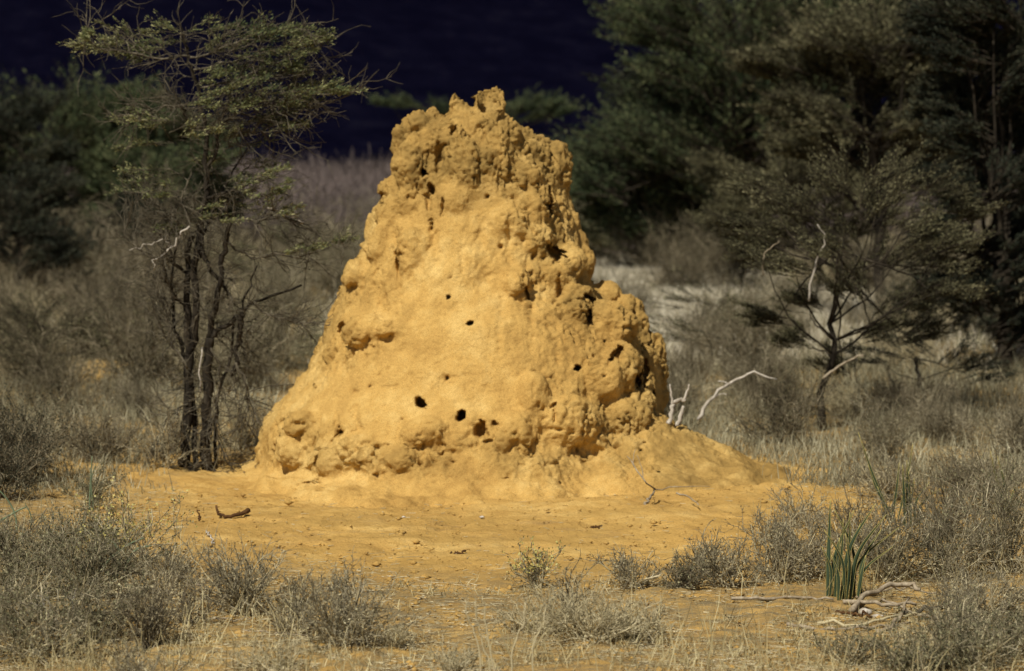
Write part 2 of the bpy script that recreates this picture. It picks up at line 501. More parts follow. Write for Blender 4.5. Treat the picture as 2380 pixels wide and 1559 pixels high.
def build_mound():
    mb = MB()
    # body
    rows = []
    for py in np.linspace(253, 1087, 60):
        xc, w, b = ring_at(py); z = at(CX, py, DM)[2]
        rows.append((z, xc, w, b))
    z, xc, w, b = rows[-1]
    z0 = z
    rows[-1] = (0.03, xc, w * 1.0, b * 1.0)
    rows.append((-0.05, xc, w * 1.10, b * 1.10)); rows.append((-0.16, xc, w * 1.16, b * 1.16))
    S = 96
    V = []
    for z, xc, w, b in rows:
        th = np.arange(S) * 2 * np.pi / S
        V.append(np.stack([xc + w * np.cos(th), DM + b * np.sin(th), np.full(S, z)], 1))
    V = np.concatenate(V); F = []
    i = np.arange(S); j = (i + 1) % S
    for k in range(len(rows) - 1):
        F.append(np.stack([i + (k + 1) * S, j + (k + 1) * S, j + k * S, i + k * S], 1))
    c = len(V); V = np.concatenate([V, [[rows[0][1], DM, rows[0][0]], [rows[-1][1], DM, rows[-1][0]]]])
    T = np.concatenate([np.stack([i, j, np.full(S, c)], 1), np.stack([j + (len(rows) - 1) * S, i + (len(rows) - 1) * S, np.full(S, c + 1)], 1)])
    mb.add(V, np.concatenate(F), T)

    # unit sphere
    nu, nv = 20, 12
    sph = []
    for a in range(1, nv):
        ph = math.pi * a / nv
        for bb in range(nu):
            t = 2 * math.pi * bb / nu
            sph.append((math.sin(ph) * math.cos(t), math.sin(ph) * math.sin(t), math.cos(ph)))
    sph += [(0, 0, 1), (0, 0, -1)]
    sph = np.array(sph); sf = []
    for a in range(nv - 2):
        for bb in range(nu):
            q = (bb + 1) % nu
            sf.append((a * nu + bb, (a + 1) * nu + bb, (a + 1) * nu + q, a * nu + q))
    st = []
    for bb in range(nu):
        q = (bb + 1) % nu
        st.append((bb, q, len(sph) - 2)); st.append(((nv - 2) * nu + q, (nv - 2) * nu + bb, len(sph) - 1))
    def ball(p, rx, ry, rz):
        mb.add(np.asarray(p) + sph * np.array([rx, ry, rz]), sf, st)
    px2m = DM / FPX
    SOFT = 0.80

    # outline lobes: (px, py, rx, rz, depth offset m)
    lobes = [
        (935, 335, 30, 45, 0), (925, 385, 26, 36, -.05), (975, 300, 38, 34, -.05), (1005, 285, 26, 26, 0), (985, 268, 14, 10, 0.02),
        (908, 440, 33, 36, -.1), (905, 500, 42, 46, -.1), (878, 535, 34, 44, -.05), (868, 580, 30, 36, 0), (836, 635, 42, 38, -.05),
        (820, 672, 30, 26, -.1), (805, 715, 32, 30, 0), (800, 770, 34, 50, 0), (772, 825, 28, 50, 0),
        (1075, 282, 32, 30, 0), (1150, 305, 32, 44, -.05), (1205, 335, 36, 36, 0), (1240, 360, 36, 34, 0),
        (1298, 380, 24, 42, -.05), (1302, 430, 25, 46, -.05), (1312, 480, 26, 36, 0), (1328, 520, 26, 36, 0), (1338, 565, 30, 40, 0),
        (1350, 610, 38, 44, -.08), (1335, 650, 36, 34, -.15), (1345, 700, 34, 30, -.25), (1412, 678, 38, 30, 0.05), (1365, 730, 26, 20, -.3),
        (1460, 722, 44, 38, 0), (1484, 770, 28, 50, 0), (1520, 812, 32, 42, 0), (1520, 865, 36, 50, 0), (1522, 920, 38, 50, 0.05), (1490, 840, 26, 60, -.2),
        (650, 1000, 42, 50, 0),
    ]
    for px, py, rx, rz, dy in lobes:
        p = at(px, py, DM + dy)
        r = min(rx, rz) * px2m
        ball(p, rx * px2m, max(r, rx * px2m * 1.1), rz * px2m)
    # lumps on the front face: (px, py, rx, rz, how far out of the surface in radii)
    fr = [
        (1198, 655, 38, 42, .55), (1060, 340, 34, 60, .35), (1090, 410, 50, 90, .28), (1150, 390, 44, 90, .32), (965, 400, 42, 100, .40),
        (955, 470, 40, 44, .3), (910, 500, 42, 50, .3), (1225, 420, 50, 50, .3), (1235, 500, 46, 60, .3), (1260, 470, 30, 50, .4),
        (1180, 520, 70, 60, .15), (1060, 470, 50, 44, .25), (1250, 560, 44, 44, .45), (1320, 610, 44, 40, .4),
        (1340, 690, 42, 34, .6), (1345, 725, 30, 26, .6), (860, 770, 52, 44, .35), (905, 765, 34, 26, .5), (830, 640, 36, 36, .4),
        (885, 580, 34, 60, .3), (960, 600, 40, 70, .18), (1420, 760, 60, 60, .25), (1452, 970, 56, 46, .5), (1480, 940, 30, 40, .5),
        (1385, 1045, 42, 44, .3), (1440, 860, 50, 60, .3), (1395, 890, 60, 50, .2), (1300, 990, 90, 60, .15), (1200, 1010, 60, 50, .22),
        (1028, 1085, 50, 40, .4), (1160, 1100, 40, 44, .4), (1090, 1080, 40, 40, .3), (1250, 1090, 50, 40, .3), (1320, 1100, 50, 34, .3),
        (700, 985, 36, 30, .3), (690, 1060, 44, 40, .2), (850, 1060, 60, 50, .25),
        (930, 1080, 60, 44, .3), (990, 1010, 60, 40, .15), (1120, 300, 40, 40, .3),
        (1180, 330, 30, 60, .4), (1010, 330, 34, 40, .4), (1500, 1020, 60, 60, .1), (1290, 640, 50, 60, .25), (1240, 930, 40, 60, .2),
        (1180, 1040, 34, 26, .4), (1060, 1040, 40, 24, .35), (880, 1100, 34, 24, .4), (790, 1090, 44, 30, .35), (1225, 1060, 30, 26, .4),
    ]
    for px, py, rx, rz, o in fr:
        p = surf(px, py); r = min(rx, rz) * px2m
        o *= (.85 if py < 560 else SOFT if py < 1030 else .36); p = p + np.array([0, r * (1 - 2 * o) * 0.9, 0])
        ball(p, rx * px2m, r, rz * px2m)
    rng = np.random.default_rng(11)
    for _ in range(45):        # scattered small nodules
        py = rng.uniform(280, 1100)
        a = np.array(SIL, float)
        px = rng.uniform(np.interp(py, a[:, 0], a[:, 1]) + 4, np.interp(py, a[:, 0], a[:, 2]) - 4)
        if abs(px - 1080) < (py - 480) * 0.62 + 10 and 500 < py < 1010: continue
        r = rng.uniform(5, 13) * px2m
        p = surf(px, py) + np.array([0, r * rng.uniform(.25, .85), 0])
        ball(p, r * rng.uniform(.8, 1.3), r, r * rng.uniform(.8, 1.4))
    for _ in range(160):        # the same around the sides and the back
        py = rng.uniform(280, 1080); th = rng.uniform(0.45, math.pi - 0.45)
        xc, w, b = ring_at(py); r = rng.uniform(0.04, 0.14)
        ball((xc + w * 0.98 * math.cos(th), DM + b * 0.98 * math.sin(th), at(CX, py, DM)[2]), r, r, r * 1.3)
    # twin chimneys on the summit: left horn, right open crater
    for (px, py, dy, h, rb, rt) in ((1060, 262, -.03, 60, 26, 5), (1078, 262, 0, 42, 26, 8)):
        pb = at(px, py + 10, DM + dy)
        pts = [pb, pb + np.array([-.005, 0, h * px2m * .6]), pb + np.array([-.02, 0, h * px2m])]
        tube(mb, pts, [rb * px2m, rb * px2m * .75, rt * px2m], 12)
    # crater: ring of lumps, open towards the camera
    cc = at(1138, 262, DM - 0.02)
    for k in range(26):
        th = 2 * math.pi * k / 26
        front = max(0, -math.sin(th))
        rr = 0.105
        top = 0.180 - 0.155 * front ** .7 - 0.02 * math.cos(th * 1.0 + 2.2)
        base = cc + np.array([rr * math.cos(th), rr * math.sin(th), -0.12])
        tip = cc + np.array([(rr - .002) * math.cos(th), (rr - .002) * math.sin(th), top])
        tube(mb, [base, (base + tip) / 2, tip], [0.05, 0.032, 0.015], 8)
    # rims behind the right shoulder
    for (x0, y0, x1, y1) in ((1182, 318, 1182, 290), (1195, 320, 1200, 298), (1215, 326, 1222, 305), (1236, 340, 1245, 322), (1255, 356, 1262, 342),
                             (1290, 370, 1285, 342), (1305, 365, 1305, 338), (1312, 372, 1318, 352), (980, 278, 984, 250), (1000, 280, 1006, 256), (1026, 278, 1030, 258)):
        a0, a1 = at(x0, y0, DM + .02), at(x1, y1, DM)
        tube(mb, [a0, (a0 + a1) / 2, a1], [0.05, 0.038, 0.02], 8)
    # spilled earth: shallow cones round the foot (px, depth, radius, height)
    def cone(x, y, rx, ry, h, pw=1.3):
        S = 64; K = 14; V = []
        for k in range(K + 1):
            t = k / K; th = np.arange(S) * 2 * np.pi / S
            zz = -0.12 + (h + 0.12) * (1 - t) ** pw
            V.append(np.stack([x + rx * t * np.cos(th) + 1e-4, y + ry * t * np.sin(th), np.full(S, zz)], 1) if t > 0 else
                     np.stack([x + .01 * np.cos(th), y + .01 * np.sin(th), np.full(S, zz)], 1))
        V = np.concatenate(V); i = np.arange(S); j = (i + 1) % S
        F = np.concatenate([np.stack([i + (k + 1) * S, j + (k + 1) * S, j + k * S, i + k * S], 1) for k in range(K)])
        c = len(V); V = np.concatenate([V, [[x, y, h + .001], [x, y, -0.125]]])
        T = np.concatenate([np.stack([i, j, np.full(S, c)], 1), np.stack([j + K * S, i + K * S, np.full(S, c + 1)], 1)])
        mb.add(V, F, T)
    cone(0.78, 21.0, 1.80, 1.30, 0.66, 1.15)
    cone(1.35, 20.6, 1.25, 0.95, 0.26, 1.2)
    cone(-0.35, 21.45, 2.15, 2.15, 0.80, 1.25)
    cone(-0.22, 20.85, 1.35, 1.20, 1.15, 1.08)
    cone(-0.25, 20.55, 1.5, 0.95, 0.45, 1.1)
    cone(-1.05, 20.95, 1.15, 1.0, 0.50, 1.15)
    me = mb.mesh("tmp")
    o = bpy.data.objects.new("tmp", me); col.objects.link(o)
    md = o.modifiers.new("r", 'REMESH'); md.mode = 'VOXEL'; md.voxel_size = 0.0135; md.use_smooth_shade = True
    ms = o.modifiers.new("s", 'SMOOTH'); ms.factor = 0.5; ms.iterations = 20
    dg = bpy.context.evaluated_depsgraph_get()
    me2 = bpy.data.meshes.new_from_object(o.evaluated_get(dg))
    bpy.data.objects.remove(o); bpy.data.meshes.remove(me)
    n = len(me2.vertices)
    V = np.empty(n * 3, np.float32); me2.vertices.foreach_get("co", V); V = V.reshape(-1, 3).astype(float)
    Nn = np.empty(n * 3, np.float32); me2.vertices.foreach_get("normal", Nn); Nn = Nn.reshape(-1, 3).astype(float)
    px, py = project(V)
    front = Nn[:, 1] < 0.15
    n1 = fbm(V, 2.6, 3, 2.0)
    # smooth fan of fresh earth on the front
    dxa = np.abs(px - (1075 + (py - 700) * 0.02)) / np.clip((py - 440) * 0.50, 8, 330)
    # the fan spreads down over the lower left slope
    edge_l = np.interp(py, [470, 560, 700, 830, 890, 950, 1060], [1040, 950, 925, 850, 720, 640, 700])
    edge_r = np.interp(py, [470, 560, 640, 700, 760, 850, 950, 1060], [1120, 1180, 1160, 1230, 1330, 1330, 1300, 1200])
    wv = n1 * 60
    poly = np.clip((px + wv - edge_l) / 90, 0, 1) * np.clip((edge_r + wv - px) / 110, 0, 1) * np.clip((py - 470) / 60, 0, 1) * np.clip((1030 - py) / 70, 0, 1) * front
    fan = np.clip((1.25 - dxa) * .8, 0, 1) * np.clip((py - 470) / 90, 0, 1) * np.clip((1040 - py) / 90, 0, 1) * front
    fan = np.maximum(fan, poly)
    fan = np.maximum(fan, np.clip((0.42 - V[:, 2]) / 0.3, 0, 1) * np.clip((px - 1480) / 80, 0, 1))
    rough = np.clip(1 - fan, 0.08, 1)
    rough *= np.clip(V[:, 2] / 0.15, 0.12, 1)
    disp = np.zeros(n)
    n2 = fbm(V * np.array([1.25, 1.25, .62]), 7.5, 4, 7.0)
    pit = np.empty(n); cell = np.empty(n)
    for i in range(n):
        v = V[i]
        cell[i] = noise.voronoi(Vector((v[0] * 15, v[1] * 15, v[2] * 15)))[0][0]
        pit[i] = noise.noise(Vector((v[0] * 36, v[1] * 36, v[2] * 36)))
    # pitted crust: dents where the two noises agree
    crustzone = np.clip((560 - py) / 160, 0, 1) * np.clip((py - 180) / 20, 0, 1)
    crustzone = np.maximum(crustzone, np.exp(-(((px - 1270) / 45) ** 2 + ((py - 560) / 60) ** 2)) * 1.3)
    crustzone = np.maximum(crustzone, np.clip((px - 1400) / 100, 0, 1) * np.clip((1000 - py) / 60, 0, 1) * 0.9)
    crustzone = np.maximum(crustzone, np.exp(-(((px - 1350) / 60) ** 2 + ((py - 705) / 60) ** 2)) * 1.3)
    crustzone = np.maximum(crustzone, np.exp(-(((px - 720) / 60) ** 2 + ((py - 970) / 50) ** 2)))
    crustzone = np.maximum(crustzone, np.exp(-(((px - 1440) / 70) ** 2 + ((py - 980) / 60) ** 2)))
    crustzone = np.maximum(crustzone, np.clip((py - 1000) / 60, 0, 1) * 0.55 * np.clip(V[:, 2] / 0.2, 0, 1))
    level = np.clip(.40 + .38 * crustzone + .9 * n1, .18, .85)
    rough = rough * level
    disp += n1 * 0.060 * (0.35 + 0.75 * rough) + n2 * 0.022 * rough
    disp += (np.clip(cell, 0, .7) - 0.35) * -0.010 * rough
    W = V + 0.10 * np.stack([n2, n1, n2], 1)
    f1 = fbm(W * np.array([1, 1, .38]), 3.4, 2, 31.0); f2 = fbm(W * np.array([1, 1, .55]), 8.0, 2, 47.0); f3 = fbm(V, 24.0, 3, 11.0)
    disp -= np.clip(1 - np.abs(f1) / .10, 0, 1) ** 1.3 * 0.060 * np.clip(rough * 1.1, 0, 1)
    disp -= np.clip(1 - np.abs(f2) / .12, 0, 1) ** 1.2 * 0.020 * rough
    disp += f3 * 0.013 * (0.40 + .6 * rough) + n2 * .009
    crustzone = np.maximum(crustzone, np.clip(n2 * 1.6, 0, .4)) * np.clip(rough * 1.5, 0, 1)
    disp -= np.clip(pit - 0.05, 0, 1) * 0.050 * crustzone
    disp += n1 * 0.07 * np.clip(1 - V[:, 2] / .3, 0, 1)
    V = V + Nn * disp[:, None]
    # holes, cracks, hollows: (px, py, rx, ry, depth, sharpness)
    holes = [
        (1093, 752, 8.5, 8, .30, 3), (1042, 690, 5.5, 5, .2, 3), (973, 933, 10, 10, .30, 3), (1073, 968, 13, 13, .40, 3), (1118, 1003, 15, 17, .16, 2),
        (1342, 855, 8, 9, .26, 3), (1437, 821, 11, 20, .18, 2), (1504, 868, 10, 42, .22, 2), (1479, 884, 7, 24, .16, 2), (1523, 925, 7, 26, .18, 2),
        (1509, 776, 6, 28, .16, 2), (1295, 590, 12, 13, .22, 2), (1281, 462, 5, 34, .20, 2), (1002, 438, 9, 16, .20, 2), (1018, 372, 10, 40, .10, 2),
        (1052, 300, 9, 18, .12, 2), (994, 468, 9, 26, .08, 2), (884, 465, 5, 20, .12, 2), (1024, 475, 3, 26, .05, 2), (924, 615, 5, 30, .08, 2),
        (1226, 676, 5, 22, .12, 2), (650, 1045, 9, 26, .13, 2), (738, 1050, 22, 40, .07, 1), (727, 1130, 22, 14, .10, 1), (1385, 1056, 24, 28, .09, 1),
        (1378, 690, 8, 18, .2, 2), (1370, 735, 7, 20, .16, 2), (1330, 640, 12, 8, .05, 1), (1300, 668, 7, 26, .07, 2), (960, 460, 14, 8, .05, 1),
        (800, 765, 6, 14, .08, 2), (1290, 965, 5, 22, .07, 2), (1300, 1000, 22, 8, .05, 1), (1134, 455, 7, 7, .08, 2), (1075, 340, 12, 8, .04, 1),
        (1150, 985, 9, 8, .08, 2), (1136, 1030, 12, 7, .06, 2), (1030, 1050, 20, 6, .05, 1), (1180, 1110, 12, 5, .06, 1), (1208, 1085, 10, 10, .05, 1), (700, 1010, 6, 6, .04, 1),
        (1500, 1030, 9, 8, .06, 1), (900, 1035, 14, 6, .05, 1), (870, 1105, 16, 7, .06, 1), (1420, 1010, 50, 8, .05, 1), (820, 668, 18, 8, .07, 1), 
        (1240, 900, 6, 30, .03, 1), (1275, 880, 30, 6, .03, 1), (1410, 945, 8, 34, .04, 1), (1330, 1060, 8, 30, .04, 1), (1260, 1010, 7, 34, .035, 1),
        (1000, 985, 30, 6, .03, 1), (930, 1000, 8, 20, .03, 1), (1110, 1045, 7, 20, .04, 1), (780, 985, 6, 20, .05, 1), (690, 985, 20, 8, .05, 1), (900, 790, 22, 8, .045, 1), (850, 800, 8, 16, .04, 1),
        (925, 630, 12, 90, .06, 1), (1120, 560, 20, 60, .035, 1), (1185, 540, 12, 60, .05, 1), (1237, 720, 14, 60, .05, 1), (1010, 560, 14, 60, .04, 1), (880, 700, 14, 70, .05, 1), (1295, 760, 18, 60, .05, 1), (1365, 930, 14, 70, .05, 1), (1240, 1000, 14, 60, .05, 1), (1000, 1070, 20, 40, .05, 1), (830, 990, 14, 60, .045, 1), (900, 900, 34, 10, .025, 1), (1120, 640, 24, 40, .03, 1), (1040, 880, 40, 8, .02, 1), (1075, 600, 10, 50, .03, 1), (1160, 780, 10, 50, .025, 1),
        (1240, 600, 8, 14, .05, 1), (1200, 570, 16, 6, .03, 1), (1215, 560, 6, 10, .04, 1), (1170, 500, 10, 6, .03, 1), (1000, 540, 8, 8, .03, 1),
    ]
    for hx, hy, rx, ry, dep, sh in holes:
        if sh == 3: rx, ry = rx * .88, ry * .88
        q = np.sqrt(((px - hx) / rx) ** 2 + ((py - hy) / ry) ** 2)
        # the inner edge is ragged
        q = q * (1.06 + (0.5 if sh < 3 else .35) * n2 * 1.6 + .25 * f3)
        k = np.clip(1.0 - q ** (2 * sh), 0, 1) if sh > 1 else np.clip(1 - q * 0.8, 0, 1) ** 1.5
        k = np.where(Nn[:, 1] < 0.1, k, 0)
        V[:, 1] += k * dep
        V[:, 2] -= k * dep * (0.1 if sh == 3 else 0)
    # crater bowl on the summit
    q = np.sqrt((V[:, 0] - cc[0]) ** 2 + (V[:, 1] - cc[1]) ** 2) / 0.085
    V[:, 2] -= np.where((Nn[:, 2] > 0.2) & (V[:, 2] > cc[2] - .12), np.clip(1 - q ** 4, 0, 1) * 0.12, 0)
    me2.vertices.foreach_set("co", V.astype(np.float32).ravel())
    me2.update()
    me2.polygons.foreach_set("use_smooth", np.ones(len(me2.polygons), bool))
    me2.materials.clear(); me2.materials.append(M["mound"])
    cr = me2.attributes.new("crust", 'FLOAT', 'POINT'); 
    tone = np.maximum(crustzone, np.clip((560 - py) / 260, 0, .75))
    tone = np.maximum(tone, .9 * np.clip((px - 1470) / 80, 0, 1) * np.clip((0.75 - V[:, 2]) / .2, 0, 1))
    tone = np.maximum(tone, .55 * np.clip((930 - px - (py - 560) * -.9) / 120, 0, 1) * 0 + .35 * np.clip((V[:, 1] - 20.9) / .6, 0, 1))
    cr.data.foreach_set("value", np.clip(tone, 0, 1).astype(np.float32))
    me2.name = "termite_mound"
    o = bpy.data.objects.new("termite_mound", me2); col.objects.link(o)
    tag(o, "tall ochre termite mound with pitted crown, lumpy flanks and round holes, standing in the clearing", "termite mound")
    print("MOUND", n)
build_mound()

# ------------------------------------------------------------------ trees
def spray_crown(fol, twg, C, rx, rz, rng, n1=16, n2=6, n3=5, leaf=0.03, per=6, drift=(0, 0, 0), rt=0.006, ry=None, flat=0.35, L3=0.3):
    """feathery shoots around a clump centre"""
    ry = rx if ry is None else ry
    q = nrm(rng.normal(0, 1, (n1, 3))) * (rng.random((n1, 1)) ** .4) * np.array([rx, ry, rz]) * .75
    dr = np.array(drift, float)
    d = q / np.array([rx, ry, rz]) * .6 * np.array([1, 1, .3]) + dr * 1.6 + rng.normal(0, .2, (n1, 3)) * np.array([1, 1, .5])
    st = np.array(C) + q - nrm(d) * rx * .25
    P1 = walk(st, d, rx * rng.uniform(.6, 1.35, n1), 4, rng, 0.10, (0, 0, .02))
    P2 = grow(P1, n2, rx * 0.45, 3, rng, 0.34, 0.10, np.array(drift) * 0.25, 0.10, flat)
    P3 = grow(P2, n3, rx * L3, 3, rng, 0.34, 0.10, np.array(drift) * 0.3 + np.array([0, 0, .03]), 0.1, flat)
    paths_to(twg, P1, rt, rt * .6); paths_to(twg, P2, rt * .6, rt * .35); paths_to(twg, P3, rt * .4, rt * .2)
    leaves(fol, P2, per, leaf * 1.5, rng, 0.30, leaf * .4, align=2.0); leaves(fol, P3, per, leaf * 1.5, rng, 0.30, leaf * .4, align=2.0)

def tree(name, label, base, trunk, clumps, rng, leafmat, barkmat, r0=0.09, leaf=0.04, dens=1.0, per=6, group=None, drift=(0, 0, .05), cat="tree", flat=0.35, L3=0.3):
    """trunk: local points; clumps: (x, y, z, rx, rz) local"""
    t = thing(name, label, cat, (base[0], base[1], gz(base[0], base[1]) - 0.02), group=group)
    tm = MB()
    top = smooth_path(trunk, 12, rng, r0 * .25)
    tube(tm, top, np.linspace(r0, r0 * .55, 12) * np.concatenate([[1.35, 1.1], np.ones(10)]), 9, 0.07, rng)
    fol, twg = MB(), MB()
    cxm = np.mean([c[0] for c in clumps]); ext = max(abs(c[0] - cxm) for c in clumps) + .01
    for (x, y, z, rx, rz) in clumps:
        C = np.array([x, y, z]); drift = ((x - cxm) / ext * 1.0 + (.25 if x > cxm else -.25), 0, .28)
        k = int(np.clip(rng.integers(5, 12), 0, 11))
        s = top[k]
        mid = s + (C - s) * 0.5 + np.array([(C - s)[0] * .12, (C - s)[1] * .12, -abs((C - s)[2]) * 0.10]) + rng.normal(0, .06, 3) * rx
        lp = smooth_path([s, mid, C + np.array([0, 0, -.3 * rz])], 9, rng, r0 * .22)
        tube(twg, lp, np.linspace(r0 * .32, r0 * .09, 9), 6)
        spray_crown(fol, twg, C, rx, rz, rng, int(14 * dens) + 4, 6, 4, leaf, per, drift, r0 * .10, flat=flat, L3=L3)
    tm.obj("trunk", barkmat, t, True); twg.obj("branches", barkmat, t); fol.obj("crown", leafmat, t)
    return t

def hero_acacia():
    rng = np.random.default_rng(42)
    D = 21.9
    bx, by = on_ground(458, 1085)
    base = np.array([bx, by, 0.0])
    t = thing("acacia_tree", "slender feathery acacia with several dark stems, standing left of the termite mound", "tree", (bx, by, 0))
    stems = []
    def L(px, py, dy=0.0): return at(px, py, by + dy) - base
    def stem(mb, pts, r0, r1, n=18, sides=8, wob=0.009):
        P = smooth_path([L(*p) for p in pts], n, rng, wob)
        tube(mb, P, np.linspace(r0, r1, n) * .78, sides, 0.12, rng)
        stems.append(P[np.linspace(0, n - 1, 8).astype(int)])
        return P
    tr = MB()
    stem(tr, [(484, 1094), (477, 1040), (481, 960), (483, 850), (486, 785)], .062, .045)
    stem(tr, [(428, 1086, .05), (432, 1040, .05), (437, 924, .05), (439, 822, .04), (437, 740, .04), (437, 680, .04), (435, 598, .05), (445, 540, .05)], .060, .026, 26)
    stem(tr, [(439, 822, .04), (453, 761, .02), (453, 639), (461, 577), (466, 520), (473, 470), (481, 408), (481, 310), (469, 265), (461, 204), (445, 163), (441, 130), (424, 94), (420, 55)], .042, .010, 44)
    stem(tr, [(486, 785), (496, 730), (512, 665, -.05), (516, 610, -.1), (524, 560, -.1), (540, 508, -.1)], .036, .022)
    stem(tr, [(486, 790), (500, 772), (522, 757, .05), (545, 742, .08), (563, 725, .1), (590, 700, .12), (640, 690, .12), (700, 660, .1)], .032, .010)
    stem(tr, [(563, 727, .1), (556, 780, .1), (548, 842, .1), (540, 870, .1)], .034, .016)
    stem(tr, [(452, 1088, .1), (455, 1000, .1), (447, 900, .12), (420, 800, .15), (405, 740, .15), (398, 660, .15), (410, 560, .15)], .030, .010, 26)
    stem(tr, [(498, 1088, .12), (500, 1000, .12), (512, 900, .12), (535, 830, .12), (545, 760, .12), (575, 680, .15), (600, 620, .15)], .022, .008, 26)
    stem(tr, [(478, 1075), (440, 1090, -.1), (500, 1100, -.1), (566, 1096, -.1)], .03, .012)
    stem(tr, [(462, 575), (480, 610), (512, 655), (530, 680, .05)], .028, .014)
    stem(tr, [(437, 640, .04), (400, 610), (392, 560), (402, 470)], .018, .006)
    stem(tr, [(438, 720, .04), (410, 690), (385, 640, -.1), (380, 590, -.1)], .016, .006)
    stem(tr, [(477, 400), (500, 350), (510, 294), (526, 253), (546, 222)], .022, .010)
    stem(tr, [(481, 312), (486, 302), (522, 285), (543, 245), (560, 180), (575, 130)], .020, .007)
    stem(tr, [(475, 305), (432, 273), (420, 245), (400, 205)], .016, .006)
    stem(tr, [(478, 460), (506, 453), (543, 440), (583, 428), (649, 408)], .020, .006)
    stem(tr, [(463, 600), (500, 470), (540, 400, .1), (580, 340, .1)], .018, .006)
    tr.obj("trunk", M["bark_dark"], t, True)
    tg = MB()
    fine = []
    def thin(pts, r0, r1, n=14):
        P = smooth_path([L(*p) for p in pts], n, rng, .01); tube(tg, P, np.linspace(r0, r1, n), 5)
        fine.append(P)
    thin([(441, 130), (400, 135), (340, 128), (290, 120), (235, 110), (205, 85), (210, 60)], .010, .003)
    thin([(441, 133), (500, 118), (560, 95), (640, 80), (700, 62)], .010, .003)
    thin([(445, 163), (520, 150), (600, 130), (660, 112), (730, 100)], .010, .003)
    thin([(461, 204), (540, 190), (620, 178), (690, 168), (740, 160)], .010, .003)
    thin([(526, 253), (600, 240), (680, 225), (760, 212), (785, 208)], .010, .003)
    thin([(526, 256), (600, 270), (660, 262), (735, 245)], .010, .003)
    thin([(510, 294), (580, 310), (640, 300), (690, 285)], .009, .003)
    thin([(548, 842), (571, 904), (575, 945), (555, 1030)], .010, .003)
    thin([(486, 800), (506, 850), (505, 930), (514, 1047), (535, 1085)], .010, .004)
    thin([(437, 940), (400, 960), (380, 1000), (395, 1030), (380, 1060)], .009, .003)
    thin([(437, 860), (400, 800), (390, 740), (370, 690)], .010, .003)
    thin([(590, 700), (620, 730), (680, 745), (720, 760)], .009, .003)
    thin([(420, 245), (370, 250), (330, 262), (290, 270)], .008, .003)
    thin([(437, 598), (360, 600), (300, 560), (296, 520), (345, 500)], .007, .003)
    thin([(540, 508), (600, 515), (640, 495), (700, 520)], .010, .003)
    thin([(530, 560), (580, 600), (640, 590), (700, 600), (760, 570), (815, 575)], .010, .003)
    thin([(437, 420), (420, 470), (400, 500), (360, 470)], .008, .003)
    # fine leafless twigs in the lower half
    A = np.stack([smooth_path(p, 10) for p in fine])
    low = A
    T1 = grow(low, 22, 0.36, 4, rng, 0.7, 0.25, (0, 0, .03), 0.1)
    paths_to(tg, T1, .0048, .0022)
    S1 = grow(np.stack(stems), 20, 0.30, 4, rng, 0.9, 0.3, (0, 0, -.04), 0.12)
    paths_to(tg, S1, .0042, .0018)
    T1 = np.concatenate([T1, S1])
    T2 = grow(T1, 5, 0.16, 3, rng, 0.6, 0.25, (0, 0, .0), 0.1)
    paths_to(tg, T2, .0030, .0015)
    # crown
    fol = MB()
    cl = [(210, 85, 16, 20), (250, 112, 50, 12), (330, 128, 50, 10), (290, 95, 45, 14), (370, 110, 50, 22), (420, 82, 60, 18), (480, 76, 60, 12), (540, 85, 60, 16),
          (600, 80, 55, 10), (650, 72, 46, 7), (700, 88, 40, 8), (560, 120, 70, 14), (640, 118, 70, 10), (700, 108, 40, 8),
          (470, 120, 50, 20), (540, 172, 60, 18), (610, 165, 60, 16), (660, 150, 40, 10), (480, 190, 46, 22), (570, 215, 70, 18), (650, 205, 60, 12), (720, 215, 55, 9), (755, 208, 30, 5),
          (600, 250, 70, 14), (680, 245, 60, 12), (520, 240, 46, 20), (440, 235, 46, 20), (395, 270, 60, 22), (440, 300, 50, 20), (580, 290, 60, 14), (640, 285, 50, 10),
          (400, 330, 70, 24), (540, 340, 60, 22), (380, 385, 70, 26), (440, 390, 50, 20), (560, 385, 55, 16), (620, 412, 46, 8), (520, 430, 50, 16),
          (350, 440, 60, 24), (430, 460, 50, 20), (470, 500, 50, 20), (560, 470, 60, 18), (640, 440, 30, 8), (420, 520, 40, 14), (640, 500, 50, 12), (690, 590, 50, 12), (780, 570, 50, 10)]
    for k, (px, py, rx, rz) in enumerate(cl):
        dy = rng.uniform(-.35, .35)
        C = L(px, py, dy); s = by / FPX
        dens = 1.0 if py < 300 else 0.6
        spray_crown(fol, tg, C, rx * s * 1.15, rz * s * 1.3, rng, int(3 * dens + 2), 5, 4, 0.019, 4, (0.6, 0, .07) if px > 430 else (-.5, 0, .03), .0030, ry=max(rx * s, .2), flat=.3)
        # link the clump to the nearest fine branch
        allp = np.concatenate(fine); q = allp[np.argmin(((allp - C) ** 2).sum(1))]
        lp = smooth_path([q, (q + C) / 2 + rng.normal(0, .02, 3), C], 6); tube(tg, lp, np.linspace(.006, .003, 6), 4)
    tg.obj("twigs", M["bark_grey"], t)
    fol.obj("crown", M["leaf_olive"], t)
    dead = MB()
    stem(dead, [(440, 526, -.1), (420, 548, -.12), (404, 572, -.14), (363, 602, -.15), (355, 628, -.15)], .010, .006, 12)
    stem(dead, [(404, 572, -.14), (385, 560, -.14), (384, 545, -.14)], .006, .005, 8)
    stem(dead, [(379, 555, -.1), (345, 565, -.1), (302, 583, -.1)], .005, .004, 8)
    stem(dead, [(620, 483, 0), (655, 492, 0), (690, 508, 0), (703, 520, 0)], .009, .013, 10)
    o = dead.obj("dead_branches", M["bleached"], t, True); o["label"] = "bleached white broken limbs among the dark stems"
    f = MB()
    stem(f, [(466, 910, -.05), (464, 880, -.05), (465, 850, -.05), (468, 805, -.05)], .008, .007, 8)
